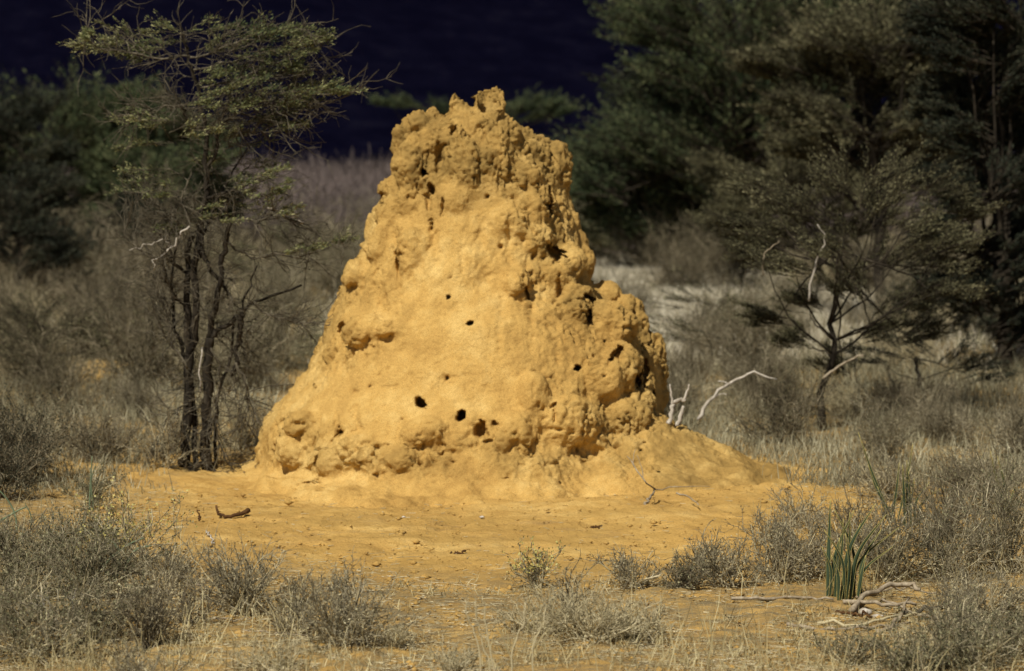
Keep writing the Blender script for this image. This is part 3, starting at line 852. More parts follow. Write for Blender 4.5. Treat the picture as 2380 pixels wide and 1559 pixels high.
    o = f.obj("bare_wood", M["bleached"], t, True); o["label"] = "pale strip of barkless wood between the two stems"
hero_acacia()

rngT = np.random.default_rng(5)
def gtree(px, py, h_px, clumps_px, label, leafmat, name="bush_tree", r0=.09, leaf=.05, dens=1.0, per=6, group=None, bark="bark_dark", seed=0, trunk_px=None, drift=(0, 0, .05), flat=.35, spread=.6, L3=.3, grow_x=1.2, grow_z=1.35, extra=1):
    rng = np.random.default_rng(seed)
    x, y = on_ground(px, py); base = np.array([x, y, 0.0]); s = y / FPX
    def L(a, b, dy=0.0): return at(a, b, y + dy) - base
    tp = trunk_px or [(px, py), (px + 6, py - h_px * .3), (px - 4, py - h_px * .6)]
    trunk = [L(*p) for p in tp]
    cl = []
    more = [(c[0] + rng.uniform(-.9, .9) * c[2], c[1] + rng.uniform(-1.1, 1.1) * c[3], c[2] * .9, c[3]) for _ in range(extra) for c in clumps_px]
    for c in list(clumps_px) + more:
        a, b, rx, rz = c[:4]
        p = L(a, b, c[4] if len(c) > 4 else rng.uniform(-spread, spread) * 1.2)
        cl.append((p[0], p[1], p[2], rx * s * grow_x, rz * s * grow_z))
    return tree(name, label, (x, y), trunk, cl, rng, M[leafmat], M[bark], r0, leaf, dens, per, group, drift, flat=flat, L3=L3)

# far dark trees on the left
gtree(200, 622, 300, [(60, 330, 90, 40), (130, 520, 80, 30), (260, 520, 60, 26), (150, 300, 90, 36), (240, 310, 80, 36), (20, 400, 80, 50), (110, 390, 90, 50), (210, 390, 80, 44), (290, 360, 60, 40), (300, 430, 60, 40), (170, 340, 90, 40), (240, 460, 60, 30), (70, 450, 70, 40)],
      "dark broad bush tree with leaning black trunk far left behind the scrub", "leaf_green", seed=1, r0=.11, leaf=.055, trunk_px=[(203, 622), (196, 560), (188, 500), (180, 440)], dens=1.3)
gtree(60, 650, 300, [(-20, 330, 80, 60), (30, 420, 60, 60), (-30, 480, 70, 60), (60, 500, 60, 40), (20, 290, 70, 34), (0, 550, 60, 40)],
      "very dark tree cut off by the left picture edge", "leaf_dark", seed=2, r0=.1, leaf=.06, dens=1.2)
gtree(330, 640, 200, [(330, 480, 70, 50), (400, 440, 60, 50), (280, 530, 50, 40), (380, 520, 60, 40), (440, 500, 60, 40), (340, 400, 70, 40), (430, 380, 70, 34)],
      "green bushy tree seen through the stems of the slender acacia", "leaf_green", seed=3, r0=.06, leaf=.05, dens=1.2)
gtree(290, 600, 330, [(310, 290, 60, 26), (360, 300, 60, 30), (260, 280, 50, 20), (420, 320, 60, 30), (340, 350, 70, 40)],
      "olive flat topped tree behind the left side of the slender acacia", "leaf_brown", seed=14, r0=.07, leaf=.05, dens=1.0)
gtree(700, 700, 150, [(640, 640, 70, 34), (720, 600, 70, 40), (780, 650, 50, 30), (600, 600, 60, 30), (680, 560, 60, 24)],
      "grey green thorn bush between the slender acacia and the left flank of the mound", "leaf_grey", name="thorn_bush", seed=15, r0=.03, leaf=.025, dens=.7, per=3, extra=0)
gtree(620, 860, 150, [(600, 780, 60, 34), (660, 760, 50, 40), (690, 800, 40, 26), (560, 820, 50, 30)],
      "thin grey thorn bush against the lower left flank of the mound", "leaf_grey", name="thorn_bush", seed=16, r0=.022, leaf=.016, dens=.6, per=2)
gtree(110, 900, 150, [(40, 800, 70, 40), (120, 780, 70, 44), (190, 820, 60, 34), (90, 850, 70, 30)],
      "grey brown thorn bush left of the bare patch of earth", "leaf_brown", name="thorn_bush", seed=17, r0=.025, leaf=.018, dens=.8, per=2)
gtree(1400, 600, 150, [(1370, 560, 60, 24), (1440, 570, 60, 24), (1500, 580, 60, 20), (1560, 575, 50, 20), (1420, 530, 50, 20)],
      "low pale grey bush at the far edge of the pale grass", "leaf_grey", name="thorn_bush", seed=28, r0=.04, leaf=.05, dens=.9, per=5)
gtree(1620, 610, 150, [(1600, 570, 60, 24), (1670, 560, 60, 30), (1730, 570, 60, 24), (1640, 530, 50, 20)],
      "brownish round bush under the green trees beyond the pale grass", "leaf_brown", name="thorn_bush", seed=29, r0=.04, leaf=.05, dens=.9, per=5)
# behind the summit
gtree(1110, 520, 300, [(910, 240, 36, 8), (970, 246, 40, 9), (1050, 265, 50, 12), (1200, 250, 50, 14), (1255, 242, 40, 14), (1290, 262, 36, 8), (1230, 276, 60, 12), (1150, 280, 60, 14)],
      "distant flat topped acacia with its crown spreading behind the mound summit", "leaf_green", name="acacia_tree", seed=4, r0=.10, leaf=.06, dens=.5, per=4, grow_x=1.0, grow_z=.9, extra=0)
# right side
gtree(1700, 645, 600, [(1560, 60, 80, 24), (1600, 110, 80, 30), (1680, 70, 100, 40), (1790, 60, 110, 50), (1900, 50, 120, 50), (2010, 70, 110, 50), (1640, 190, 80, 40), (1740, 180, 110, 50), (1860, 170, 120, 40),
                       (1600, 290, 80, 40), (1560, 370, 90, 34), (1660, 330, 100, 50), (1500, 350, 70, 20), (1760, 300, 90, 50), (1460, 400, 80, 26), (1560, 440, 90, 34), (1660, 430, 100, 44), (1420, 440, 60, 24), (2080, 140, 90, 40), (1980, 190, 90, 44), (1500, 480, 80, 30), (1600, 510, 80, 30)],
      "large spreading green tree behind the right of the mound, its crown reaching the top edge", "leaf_green", seed=6, r0=.13, leaf=.05, dens=1.5, per=6,
      trunk_px=[(1840, 645), (1850, 590), (1870, 500), (1880, 400), (1890, 300)], spread=1.5, grow_x=1.4, grow_z=1.5, extra=1)
gtree(2060, 760, 620, [(1980, 120, 80, 26), (2060, 130, 90, 30), (2140, 160, 80, 30), (1880, 150, 70, 18), (1950, 170, 80, 22), (2040, 200, 90, 30), (2130, 240, 80, 34), (1900, 260, 80, 30), (1980, 290, 80, 34), (2090, 310, 90, 34), (1930, 360, 70, 26), (2000, 130, 90, 16)],
      "brown green thorn tree with flat tiers in front of the large green tree", "leaf_brown", seed=7, r0=.09, leaf=.038, dens=1.3,
      trunk_px=[(2060, 760), (2040, 650), (2050, 520), (2040, 400), (2030, 280)])
gtree(2330, 860, 800, [(2300, 40, 80, 40), (2350, 120, 80, 50), (2250, 130, 60, 40), (2330, 220, 80, 60), (2260, 260, 60, 50), (2370, 330, 60, 50), (2290, 350, 60, 50), (2350, 440, 60, 50), (2280, 460, 50, 40), (2350, 540, 60, 50), (2290, 600, 70, 50), (2370, 640, 60, 60), (2300, 700, 60, 40), (2240, 560, 50, 40), (2220, 60, 60, 30), (2360, 780, 70, 50)],
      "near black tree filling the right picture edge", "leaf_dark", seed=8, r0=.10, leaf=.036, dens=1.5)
gtree(1905, 985, 560, [(1790, 430, 60, 16), (1860, 470, 60, 22), (1960, 420, 80, 22), (2050, 400, 70, 30), (2130, 430, 70, 24), (1740, 510, 60, 12), (1830, 530, 70, 14), (1920, 500, 70, 26), (2030, 490, 80, 24), (2110, 530, 60, 34),
                       (1770, 580, 50, 16), (1850, 610, 60, 18), (1950, 570, 60, 30), (2060, 600, 80, 22), (2150, 600, 60, 30), (2220, 480, 50, 34), (2200, 560, 60, 20), (1880, 690, 50, 24), (1990, 670, 70, 20), (2090, 690, 60, 24), (2180, 660, 60, 26),
                       (1800, 720, 50, 30), (2030, 760, 60, 24), (1860, 780, 40, 20), (2120, 770, 60, 24), (1960, 850, 50, 20)],
      "brown thorn bush with slender forked stem right of the mound and wide tangled crown", "leaf_brown", name="thorn_bush", seed=9, r0=.036, leaf=.018, dens=1.0, per=4,
      trunk_px=[(1910, 985), (1908, 900), (1925, 850), (1940, 790), (1930, 720), (1950, 640), (1940, 560)], spread=.7, extra=0, grow_x=1.15, grow_z=1.2)
gtree(1650, 860, 150, [(1600, 780, 60, 40), (1680, 740, 60, 40), (1740, 790, 50, 34), (1620, 700, 60, 30)],
      "thin grey thorn bush between the mound's right flank and the brown thorn bush", "leaf_grey", name="thorn_bush", seed=19, r0=.022, leaf=.018, dens=.6, per=2, extra=0)
gtree(2130, 930, 150, [(2060, 840, 60, 34), (2140, 820, 60, 40), (2210, 850, 60, 34), (2270, 880, 50, 24)],
      "dark brown thorn bush in front of the black tree at right", "leaf_dark", name="thorn_bush", seed=20, r0=.025, leaf=.018, dens=.7, per=3, extra=0)
gtree(1750, 640, 600, [(1560, 230, 80, 34), (1640, 250, 80, 34), (1720, 220, 90, 40), (1800, 240, 90, 40), (1880, 300, 90, 40), (1960, 340, 90, 40), (2060, 380, 90, 40), (2150, 400, 80, 40), (2230, 420, 70, 40), (1800, 360, 90, 40), (1720, 400, 80, 34), (2200, 300, 80, 40), (2120, 340, 80, 30), (2300, 300, 70, 50), (1900, 430, 80, 34), (2000, 450, 80, 34)],
      "dark green acacia behind the brown green tiered tree", "leaf_dark", name="acacia_tree", seed=27, r0=.09, leaf=.06, dens=1.1, per=6, extra=1, grow_x=1.3, grow_z=1.4)
# ground-level dark bushes at right
gtree(2240, 800, 200, [(2200, 700, 60, 40), (2260, 680, 60, 50), (2150, 740, 50, 30), (2300, 760, 60, 40), (2230, 760, 60, 30), (2110, 790, 40, 20)],
      "dark low bush below the black tree", "leaf_dark", name="thorn_bush", seed=12, r0=.04, leaf=.03, dens=.9, per=5, extra=0)
gtree(1480, 595, 250, [(1440, 460, 60, 30), (1520, 430, 70, 34), (1590, 470, 70, 40), (1500, 520, 60, 34), (1640, 430, 60, 40), (1680, 520, 60, 40)],
      "blurred grey green feathery tree hanging low behind the mound's right shoulder", "leaf_green", seed=23, r0=.05, leaf=.05, dens=.9, per=5)
gtree(1900, 700, 250, [(1740, 420, 70, 34), (1800, 470, 70, 40), (1860, 400, 70, 40), (1720, 520, 60, 34), (1790, 560, 60, 34), (1900, 480, 70, 40), (1960, 540, 60, 40)],
      "olive tree with drooping crown between the large green tree and the thorn bush", "leaf_brown", seed=24, r0=.05, leaf=.040, dens=.9, per=5)
gtree(40, 720, 300, [(-20, 480, 70, 44), (40, 520, 70, 44), (90, 570, 60, 34), (10, 600, 70, 40), (-40, 560, 60, 50), (70, 440, 60, 30)],
      "black thorn tree low on the left picture edge", "leaf_dark", seed=25, r0=.06, leaf=.04, dens=.9, per=5)
gtree(150, 680, 300, [(110, 560, 60, 30), (180, 580, 60, 34), (240, 560, 60, 34), (130, 480, 60, 34), (260, 500, 60, 30)],
      "dark thorn tree with bare lower twigs in front of the far left trees", "leaf_dark", seed=26, r0=.05, leaf=.04, dens=.6, per=3)
gtree(1640, 620, 250, [(1480, 560, 80, 40), (1560, 560, 80, 40), (1440, 500, 60, 40), (1620, 580, 70, 30), (1400, 560, 40, 30), (1550, 500, 80, 30)],
      "greyish feathery bush behind the mound's right shoulder", "leaf_grey", name="thorn_bush", seed=13, r0=.05, leaf=.05, dens=1.0, per=5)

# ------------------------------------------------------------------ shrub kit
def bush_parts(rng, W, H, n0=14, n1=7, n2=5, r=.004, leafn=0, leaf=.012, wob=.27, up=.06, fan=1.0, lean=(0, 0)):
    """stems, twigs and leaves of one dry shrub of half width W and height H"""
    n1 = max(4, int(n1 * .8)); n2 = max(2, int(round(n2 * .8))); r = r * 1.1
    d = rng.normal(0, 1, (n0, 3)); d[:, 2] = 0; d = nrm(d) * (rng.random((n0, 1)) ** .6) * W * fan
    d[:, 2] = H * rng.uniform(.35, 1.15, n0); d[:, 0] += lean[0]; d[:, 1] += lean[1]
    s = np.zeros((n0, 3)); s[:, :2] = rng.normal(0, W * .12, (n0, 2))
    Ln = np.linalg.norm(d, axis=1)
    d0 = d.copy(); d0[:, 2] *= .8
    P0 = walk(s, d0, Ln * .9, 6, rng, wob * .6, (0, 0, up))
    P1 = grow(P0, n1, .42 * max(W, H), 4, rng, .55, wob, (0, 0, up), .15)
    P2 = grow(P1, n2, .20 * max(W, H), 3, rng, .6, wob, (0, 0, up), .15)
    for P in (P0, P1, P2): P[:, :, 2] = np.maximum(P[:, :, 2], 0.003)
    st, tw, lf = MB(), MB(), MB()
    paths_to(st, P0, r, r * .55, 4)
    paths_to(tw, P1, r * .55, r * .3); paths_to(tw, P2, r * .38, r * .22)
    if leafn:
        leaves(lf, P2, leafn, leaf, rng, .45, leaf * .4); leaves(lf, P1, leafn, leaf, rng, .45, leaf * .4)
    return st, tw, lf, P2

def shrub(name, label, px, py, W, H, rng, tw="twig_grey", lf=None, leafn=3, leaf=.012, group=None, cat="shrub", flowers=0, **kw):
    x, y = on_ground(px, py)
    t = thing(name, label, cat, (x, y, gz(x, y)), group=group)
    st, twm, lm, P2 = bush_parts(rng, W, H, leafn=leafn if lf else 0, leaf=leaf, **kw)
    st.obj("stems", M["twig_pale" if tw == "twig_grey" else tw], t); twm.obj("twigs", M[tw], t)
    if lf: lm.obj("foliage", M[lf], t)
    if flowers:
        f = MB(); tips = P2[:, -1]; tips = tips[tips[:, 2] > H * .45]
        tips = np.repeat(tips, flowers, 0); tips = tips + rng.normal(0, .008, tips.shape)
        leaf_quads(f, tips, nrm(rng.normal(0, 1, tips.shape) + np.array([0, 0, .8])), .016, .9, rng)
        f.obj("flowers", M["flower"], t)
    return t

rs = np.random.default_rng(77)
FG = [
    # name, label, px, py, W, H, dict
    ("dry_shrub", "broad grey green bush at the lower left picture edge", 50, 1400, .42, .36, dict(n0=30, n1=8, n2=6, lf="leaf_grey", leafn=4)),
    ("dry_shrub", "dense grey bush below the yellow flowering plant", 220, 1410, .40, .36, dict(n0=28, n1=8, n2=6, lf="leaf_grey", leafn=4)),
    ("dry_shrub", "dark tangled bush in the lower left corner", 90, 1520, .40, .32, dict(n0=28, n1=8, n2=6, lf="leaf_grey", leafn=3)),
    ("dry_shrub", "brownish upright twig bush with dark foot at lower left", 345, 1515, .20, .32, dict(n0=34, n1=6, n2=4, tw="twig_brown", fan=.7, up=.12)),
    ("flowering_plant", "bushy plant with small pale yellow flowers left of the bare ground", 295, 1330, .28, .40, dict(n0=22, n1=7, n2=5, lf="leaf_grey", leafn=3, flowers=2)),
    ("flowering_plant", "small pale green plant behind the yellow flowering one", 215, 1180, .26, .24, dict(n0=18, n1=6, n2=5, lf="leaf_grey", leafn=5)),
    ("dry_shrub", "round silver grey twig bush left of bottom centre", 565, 1440, .30, .34, dict(n0=34, n1=8, n2=5)),
    ("dry_shrub", "low spreading grey twigs between the two silver bushes", 680, 1475, .22, .16, dict(n0=22, n1=6, n2=4)),
    ("dry_shrub", "wide grey twig bush in the foreground left of centre", 805, 1505, .36, .28, dict(n0=36, n1=8, n2=5, tw="twig_grey")),
    ("dry_shrub", "thin upright shoots behind the wide grey bush", 790, 1440, .12, .28, dict(n0=12, n1=5, n2=4, fan=.7)),
    ("flowering_plant", "small yellow flowered plant in front of the mound at bottom centre", 1250, 1365, .19, .22, dict(n0=18, n1=6, n2=4, lf="leaf_grey", flowers=2)),
    ("dry_shrub", "dark curled twig plant behind the pale clump at bottom centre", 1320, 1435, .16, .26, dict(n0=10, n1=5, n2=3, tw="twig_brown", wob=.35)),
    ("dry_shrub", "pale straw coloured clump of dry twigs at bottom centre", 1385, 1500, .34, .22, dict(n0=40, n1=7, n2=4, tw="twig_pale")),
    ("dry_shrub", "low grey brown tuft left of the pale straw clump", 1240, 1480, .24, .14, dict(n0=24, n1=6, n2=4, tw="twig_pale")),
    ("dry_shrub", "small low grey bush right of bottom centre", 1470, 1365, .26, .17, dict(n0=24, n1=7, n2=5)),
    ("dry_shrub", "little dark hummock of twigs between two grey bushes", 1590, 1372, .18, .12, dict(n0=24, n1=7, n2=5, tw="twig_brown", lf="leaf_grey")),
    ("dry_shrub", "grey bush with a dark upright stick beside it", 1690, 1365, .26, .26, dict(n0=26, n1=8, n2=5)),
    ("dry_shrub", "grey bush at the right end of the bare ground", 1800, 1350, .28, .32, dict(n0=28, n1=8, n2=5)),
    ("dry_shrub", "tall grey bush directly left of the sword leaved plant", 1885, 1335, .26, .36, dict(n0=26, n1=8, n2=5)),
    ("dry_shrub", "grey brown bush behind the stick pile", 2060, 1350, .34, .38, dict(n0=32, n1=8, n2=6, lf="leaf_grey", leafn=1)),
    ("dry_shrub", "large tangled grey bush right of the sword leaved plants", 2200, 1350, .38, .44, dict(n0=34, n1=8, n2=6, lf="leaf_grey", leafn=1)),
    ("dry_shrub", "dark grey bush at the right picture edge", 2335, 1340, .40, .56, dict(n0=36, n1=8, n2=6, lf="leaf_grey", leafn=2)),
    ("dry_shrub", "grey twig bush beyond the stick pile at the right edge", 2280, 1430, .34, .24, dict(n0=30, n1=8, n2=5)),
    ("dry_shrub", "greenish low bush in the bottom right corner", 2240, 1545, .36, .22, dict(n0=32, n1=8, n2=5, lf="leaf_grey", leafn=4)),
    ("dry_shrub", "small greenish tuft at the bottom edge right of centre", 1985, 1530, .20, .14, dict(n0=22, n1=6, n2=4, lf="leaf_grey", leafn=2)),
    ("dry_shrub", "dark low bush in the far bottom right corner", 2360, 1510, .26, .20, dict(n0=26, n1=7, n2=5, lf="leaf_grey", leafn=3)),
    ("dry_shrub", "dense blackish bush on the left edge beside the slender acacia", 60, 1125, .38, .62, dict(n0=34, n1=9, n2=6, tw="twig_brown", lf="leaf_dark", leafn=5)),
    ("dry_shrub", "dark leafy bush low on the left edge", -10, 1160, .32, .50, dict(n0=30, n1=8, n2=6, tw="twig_brown", lf="leaf_dark", leafn=5)),
    ("dry_shrub", "thin grey shrub at the foot of the slender acacia", 380, 1090, .30, .40, dict(n0=18, n1=7, n2=5)),
    ("dry_shrub", "straw brown shrub between dark bush and acacia", 230, 1085, .40, .42, dict(n0=34, n1=8, n2=6, tw="twig_brown")),
    ("dry_shrub", "pale dry shrub between the acacia stems and the mound foot", 560, 1040, .28, .44, dict(n0=24, n1=7, n2=5, tw="twig_pale")),
]
FG += [
    ("dry_shrub", "grey bush between the dark corner bush and the upright brown one", 225, 1500, .30, .28, dict(n0=28, n1=8, n2=6, lf="leaf_grey", leafn=2)),
    ("dry_shrub", "grey brown bush right of the flowering plant at lower left", 375, 1400, .28, .28, dict(n0=26, n1=8, n2=5)),
    ("dry_shrub", "grey bush with arching green stems growing out of it", 150, 1330, .34, .32, dict(n0=28, n1=8, n2=6, lf="leaf_grey", leafn=3)),
    ("dry_shrub", "low grey bush on the left edge above the corner", -10, 1460, .34, .30, dict(n0=26, n1=8, n2=6, lf="leaf_grey", leafn=3)),
    ("dry_shrub", "small brown tuft under the left green stems", 20, 1290, .26, .22, dict(n0=24, n1=7, n2=5, tw="twig_brown")),
    ("dry_shrub", "thin brown twigs right of the upright brown bush", 430, 1470, .22, .20, dict(n0=18, n1=6, n2=4, tw="twig_brown")),
    ("dry_shrub", "small tuft on the earth right of the wide grey bush", 920, 1510, .16, .09, dict(n0=20, n1=6, n2=4, tw="twig_pale")),
    ("dry_shrub", "grey leaning twigs left of the wide grey bush", 700, 1420, .18, .14, dict(n0=16, n1=6, n2=4)),
    ("dry_shrub", "straw coloured twig tuft right of the pale clump", 1490, 1490, .22, .18, dict(n0=24, n1=7, n2=4, tw="twig_pale")),
    ("dry_shrub", "grey bush in the gap behind the low hummock", 1640, 1330, .24, .16, dict(n0=22, n1=7, n2=5)),
    ("dry_shrub", "faint thin bush at the edge of the spilled earth", 1790, 1260, .24, .22, dict(n0=18, n1=7, n2=5)),
    ("dry_shrub", "thin grey bush behind the tall grey one", 1860, 1230, .26, .26, dict(n0=20, n1=7, n2=5)),
    ("dry_shrub", "straw grey bush behind the short sword leaves", 1990, 1260, .30, .26, dict(n0=24, n1=8, n2=5, tw="twig_brown")),
    ("dry_shrub", "brownish bush between the sword leaves and the right edge", 2200, 1240, .34, .34, dict(n0=28, n1=8, n2=6, tw="twig_brown", lf="leaf_grey", leafn=1)),
    ("dry_shrub", "bushy grey shrub on the right edge behind the single sword tuft", 2340, 1200, .36, .40, dict(n0=30, n1=8, n2=6, lf="leaf_grey", leafn=1)),
    ("dry_shrub", "wide low shrub beyond the spilled earth at right", 2060, 1175, .36, .22, dict(n0=28, n1=8, n2=5)),
    ("dry_shrub", "short brown shrub beside the wide low one", 2250, 1160, .34, .26, dict(n0=28, n1=8, n2=5, tw="twig_brown")),
    ("dry_shrub", "grey twigs overhanging the right end of the stick pile", 2210, 1470, .28, .20, dict(n0=24, n1=7, n2=5)),
    ("dry_shrub", "small withered tuft in front of the stick pile", 2120, 1500, .16, .09, dict(n0=20, n1=6, n2=4, tw="twig_pale", lf="leaf_grey", leafn=1)),
    ("dry_shrub", "little green grey tuft on the bottom edge near the right corner", 2130, 1560, .24, .13, dict(n0=24, n1=7, n2=4, lf="leaf_grey", leafn=4)),
    ("dry_shrub", "withered tuft on the bottom edge left of centre", 640, 1560, .22, .07, dict(n0=22, n1=6, n2=4, tw="twig_pale")),
    ("dry_shrub", "pale tuft on the bottom edge at centre", 1060, 1570, .20, .10, dict(n0=22, n1=6, n2=4, tw="twig_pale")),
    ("dry_shrub", "grey tangle on the bottom edge at left", 330, 1580, .28, .14, dict(n0=24, n1=7, n2=4)),
]
FG += [("dry_shrub", "leafless brown twig bush near the bare patch left of the acacia", 265, 935, .26, .26, dict(n0=20, n1=7, n2=5, tw="twig_brown")),
    ("dry_shrub", "dark leaning twigs in front of the bare patch at left", 195, 960, .30, .30, dict(n0=22, n1=7, n2=5, tw="twig_brown"))]
for (nm, lb, px, py, W, H, kw) in FG:
    kw.setdefault('lf', 'seed'); kw.setdefault('leafn', 1); kw.setdefault('leaf', .016)
    shrub(nm, lb, px, py, W, H, rs, **kw)

# ---- scrub behind: prototypes copied
def proto(W, H, seed, tw, lf=None, leafn=2, leaf=.02, r=.006, **kw):
    rng = np.random.default_rng(seed)
    t = thing("dry_shrub", "dry shrub in the scrub", "shrub", (0, 0, 0))
    st, twm, lm, _ = bush_parts(rng, W, H, leafn=leafn if lf else 0, leaf=leaf, r=r, **kw)
    st.obj("stems", M[tw], t); twm.obj("twigs", M[tw], t)
    if lf: lm.obj("foliage", M[lf], t)
    return t
protos = [
    proto(.60, .70, 101, "twig_grey", n0=46, n1=9, n2=6),
    proto(.65, .60, 102, "twig_brown", n0=46, n1=9, n2=6),
    proto(.60, .85, 103, "twig_grey", "leaf_grey", 2, n0=30, n1=9, n2=6),
    proto(.70, .70, 104, "twig_pale", n0=36, n1=9, n2=6),
    proto(.55, .90, 105, "twig_brown", "leaf_brown", 3, n0=30, n1=9, n2=6),
]
plook = ["grey leafless", "brown leafless", "grey sparse leaved", "pale straw coloured", "brown small leaved"]
first = [True] * len(protos)
rp = np.random.default_rng(9)
placed = []
tries = 0
while len(placed) < 272 and tries < 20000:
    tries += 1
    px = rp.uniform(-80, 2460) if len(placed) < 225 else rp.uniform(-700, 3100); py = 350 + 1 / rp.uniform(1 / 770, 1 / 190)
    x, y = on_ground(px, py)
    if (x + .38) ** 2 / 2.3 ** 2 + (y - DM) ** 2 / 2.2 ** 2 < 1: continue
    if px < 1500 and 1000 < py: continue
    if 330 < px < 610 and py > 1000: continue
    if px > 1500 and py > 1110 - max(0, (1950 - px)) * 0.25: continue
    if 600 < px < 1540 and py > 800: continue
    if 1380 < px < 1760 and 590 < py < 770 and rp.random() < .85: continue
    if 1845 < px < 1965 and 900 < py < 1030: continue
    if abs(px - 232) < 55 and 840 < py < 925: continue
    sp = 0.40 + y * .008
    if any((x - a) ** 2 + (y - b) ** 2 < sp * sp for a, b in placed): continue
    placed.append((x, y))
    k = int(rp.choice(5, p=[.28, .22, .2, .1, .2])) if px > 1200 else int(rp.choice(5, p=[.2, .3, .15, .1, .25]))
    where = ("right of the mound" if px > 1500 else "directly behind the mound" if px > 620 else "left of the mound")
    far = "far off" if y > 38 else "a little behind" if y > 27 else "close behind"
    lab = f"{plook[k]} shrub in the scrub {where}, {far}"
    s = rp.uniform(.55, 1.0) * (1 + (y > 45) * .5)
    if y < 28: s *= .75
    if px < 380 and y > 27: s *= 1.3
    g = f"{plook[k]} shrubs {where}, {far}"
    if first[k]:
        first[k] = False
        r = protos[k]; r.location = (x, y, gz(x, y)); r.rotation_euler = (0, 0, rp.uniform(0, 6.28)); r.scale = (s, s, s)
        r["label"] = lab; r["group"] = g
    else:
        dup(protos[k], (x, y, gz(x, y)), rp.uniform(0, 6.28), s, lab, g)
print("SHRUBS", len(placed))

# ---- far dense scrub that reads as one mass
def far_scrub():
    rng = np.random.default_rng(15)
    tw = MB()
    n = 1600
    y = 62 + 110 * rng.random(n) ** 1.2; x = rng.uniform(-.36, .36, n) * y
    h = rng.uniform(1.1, 2.4, n) * np.where(y > 75, 1.15, .8)
    per = 60
    c = np.stack([x, y, 0 * x], 1)
    s = np.repeat(c, per, 0); hh = np.repeat(h, per)
    s[:, :2] += rng.normal(0, .5, (len(s), 2))
    d = rng.normal(0, .6, (len(s), 3)); d[:, 2] = rng.uniform(.3, 1.4, len(s))
    P = walk(s, d, hh * rng.uniform(.5, 1.0, len(s)), 3, rng, .25, (0, 0, .1))
    paths_to(tw, P, .020, .010)
    Q = grow(P, 3, .5, 2, rng, .7, .2, (0, 0, .05), .3)
    paths_to(tw, Q, .014, .008)
    o = tw.obj("distant_scrub", leaf_mat("distant_twigs", (0.06, 0.048, 0.046), (0.15, 0.12, 0.112), (0.27, 0.22, 0.20), 0, .12))
    tag(o, "hazy mass of grey brown leafless scrub at the foot of the dark hill", "scrub", kind="stuff")
far_scrub()

# ------------------------------------------------------------------ grass cover
def blades(mb, x, y, h, rng, w=.004, lean=.35):
    n = len(x)
    base = np.stack([x, y, gheight(x, y)], 1)
    d = rng.normal(0, lean, (n, 3)); d[:, 2] = 1; d = nrm(d)
    s = nrm(rng.normal(0, 1, (n, 3)) * np.array([1, 1, 0])) * w
    mid = base + d * h[:, None] * .55
    d2 = d + rng.normal(0, lean * .8, (n, 3)); d2[:, 2] -= .15
    tip = mid + nrm(d2) * h[:, None] * .45
    v = np.stack([base - s, base + s, mid + s * .8, mid - s * .8, tip], 1)
    b = (np.arange(n) * 5)[:, None]
    mb.add(v.reshape(-1, 3), b + np.array([[0, 1, 2, 3]]), b + np.array([[3, 2, 4]]))

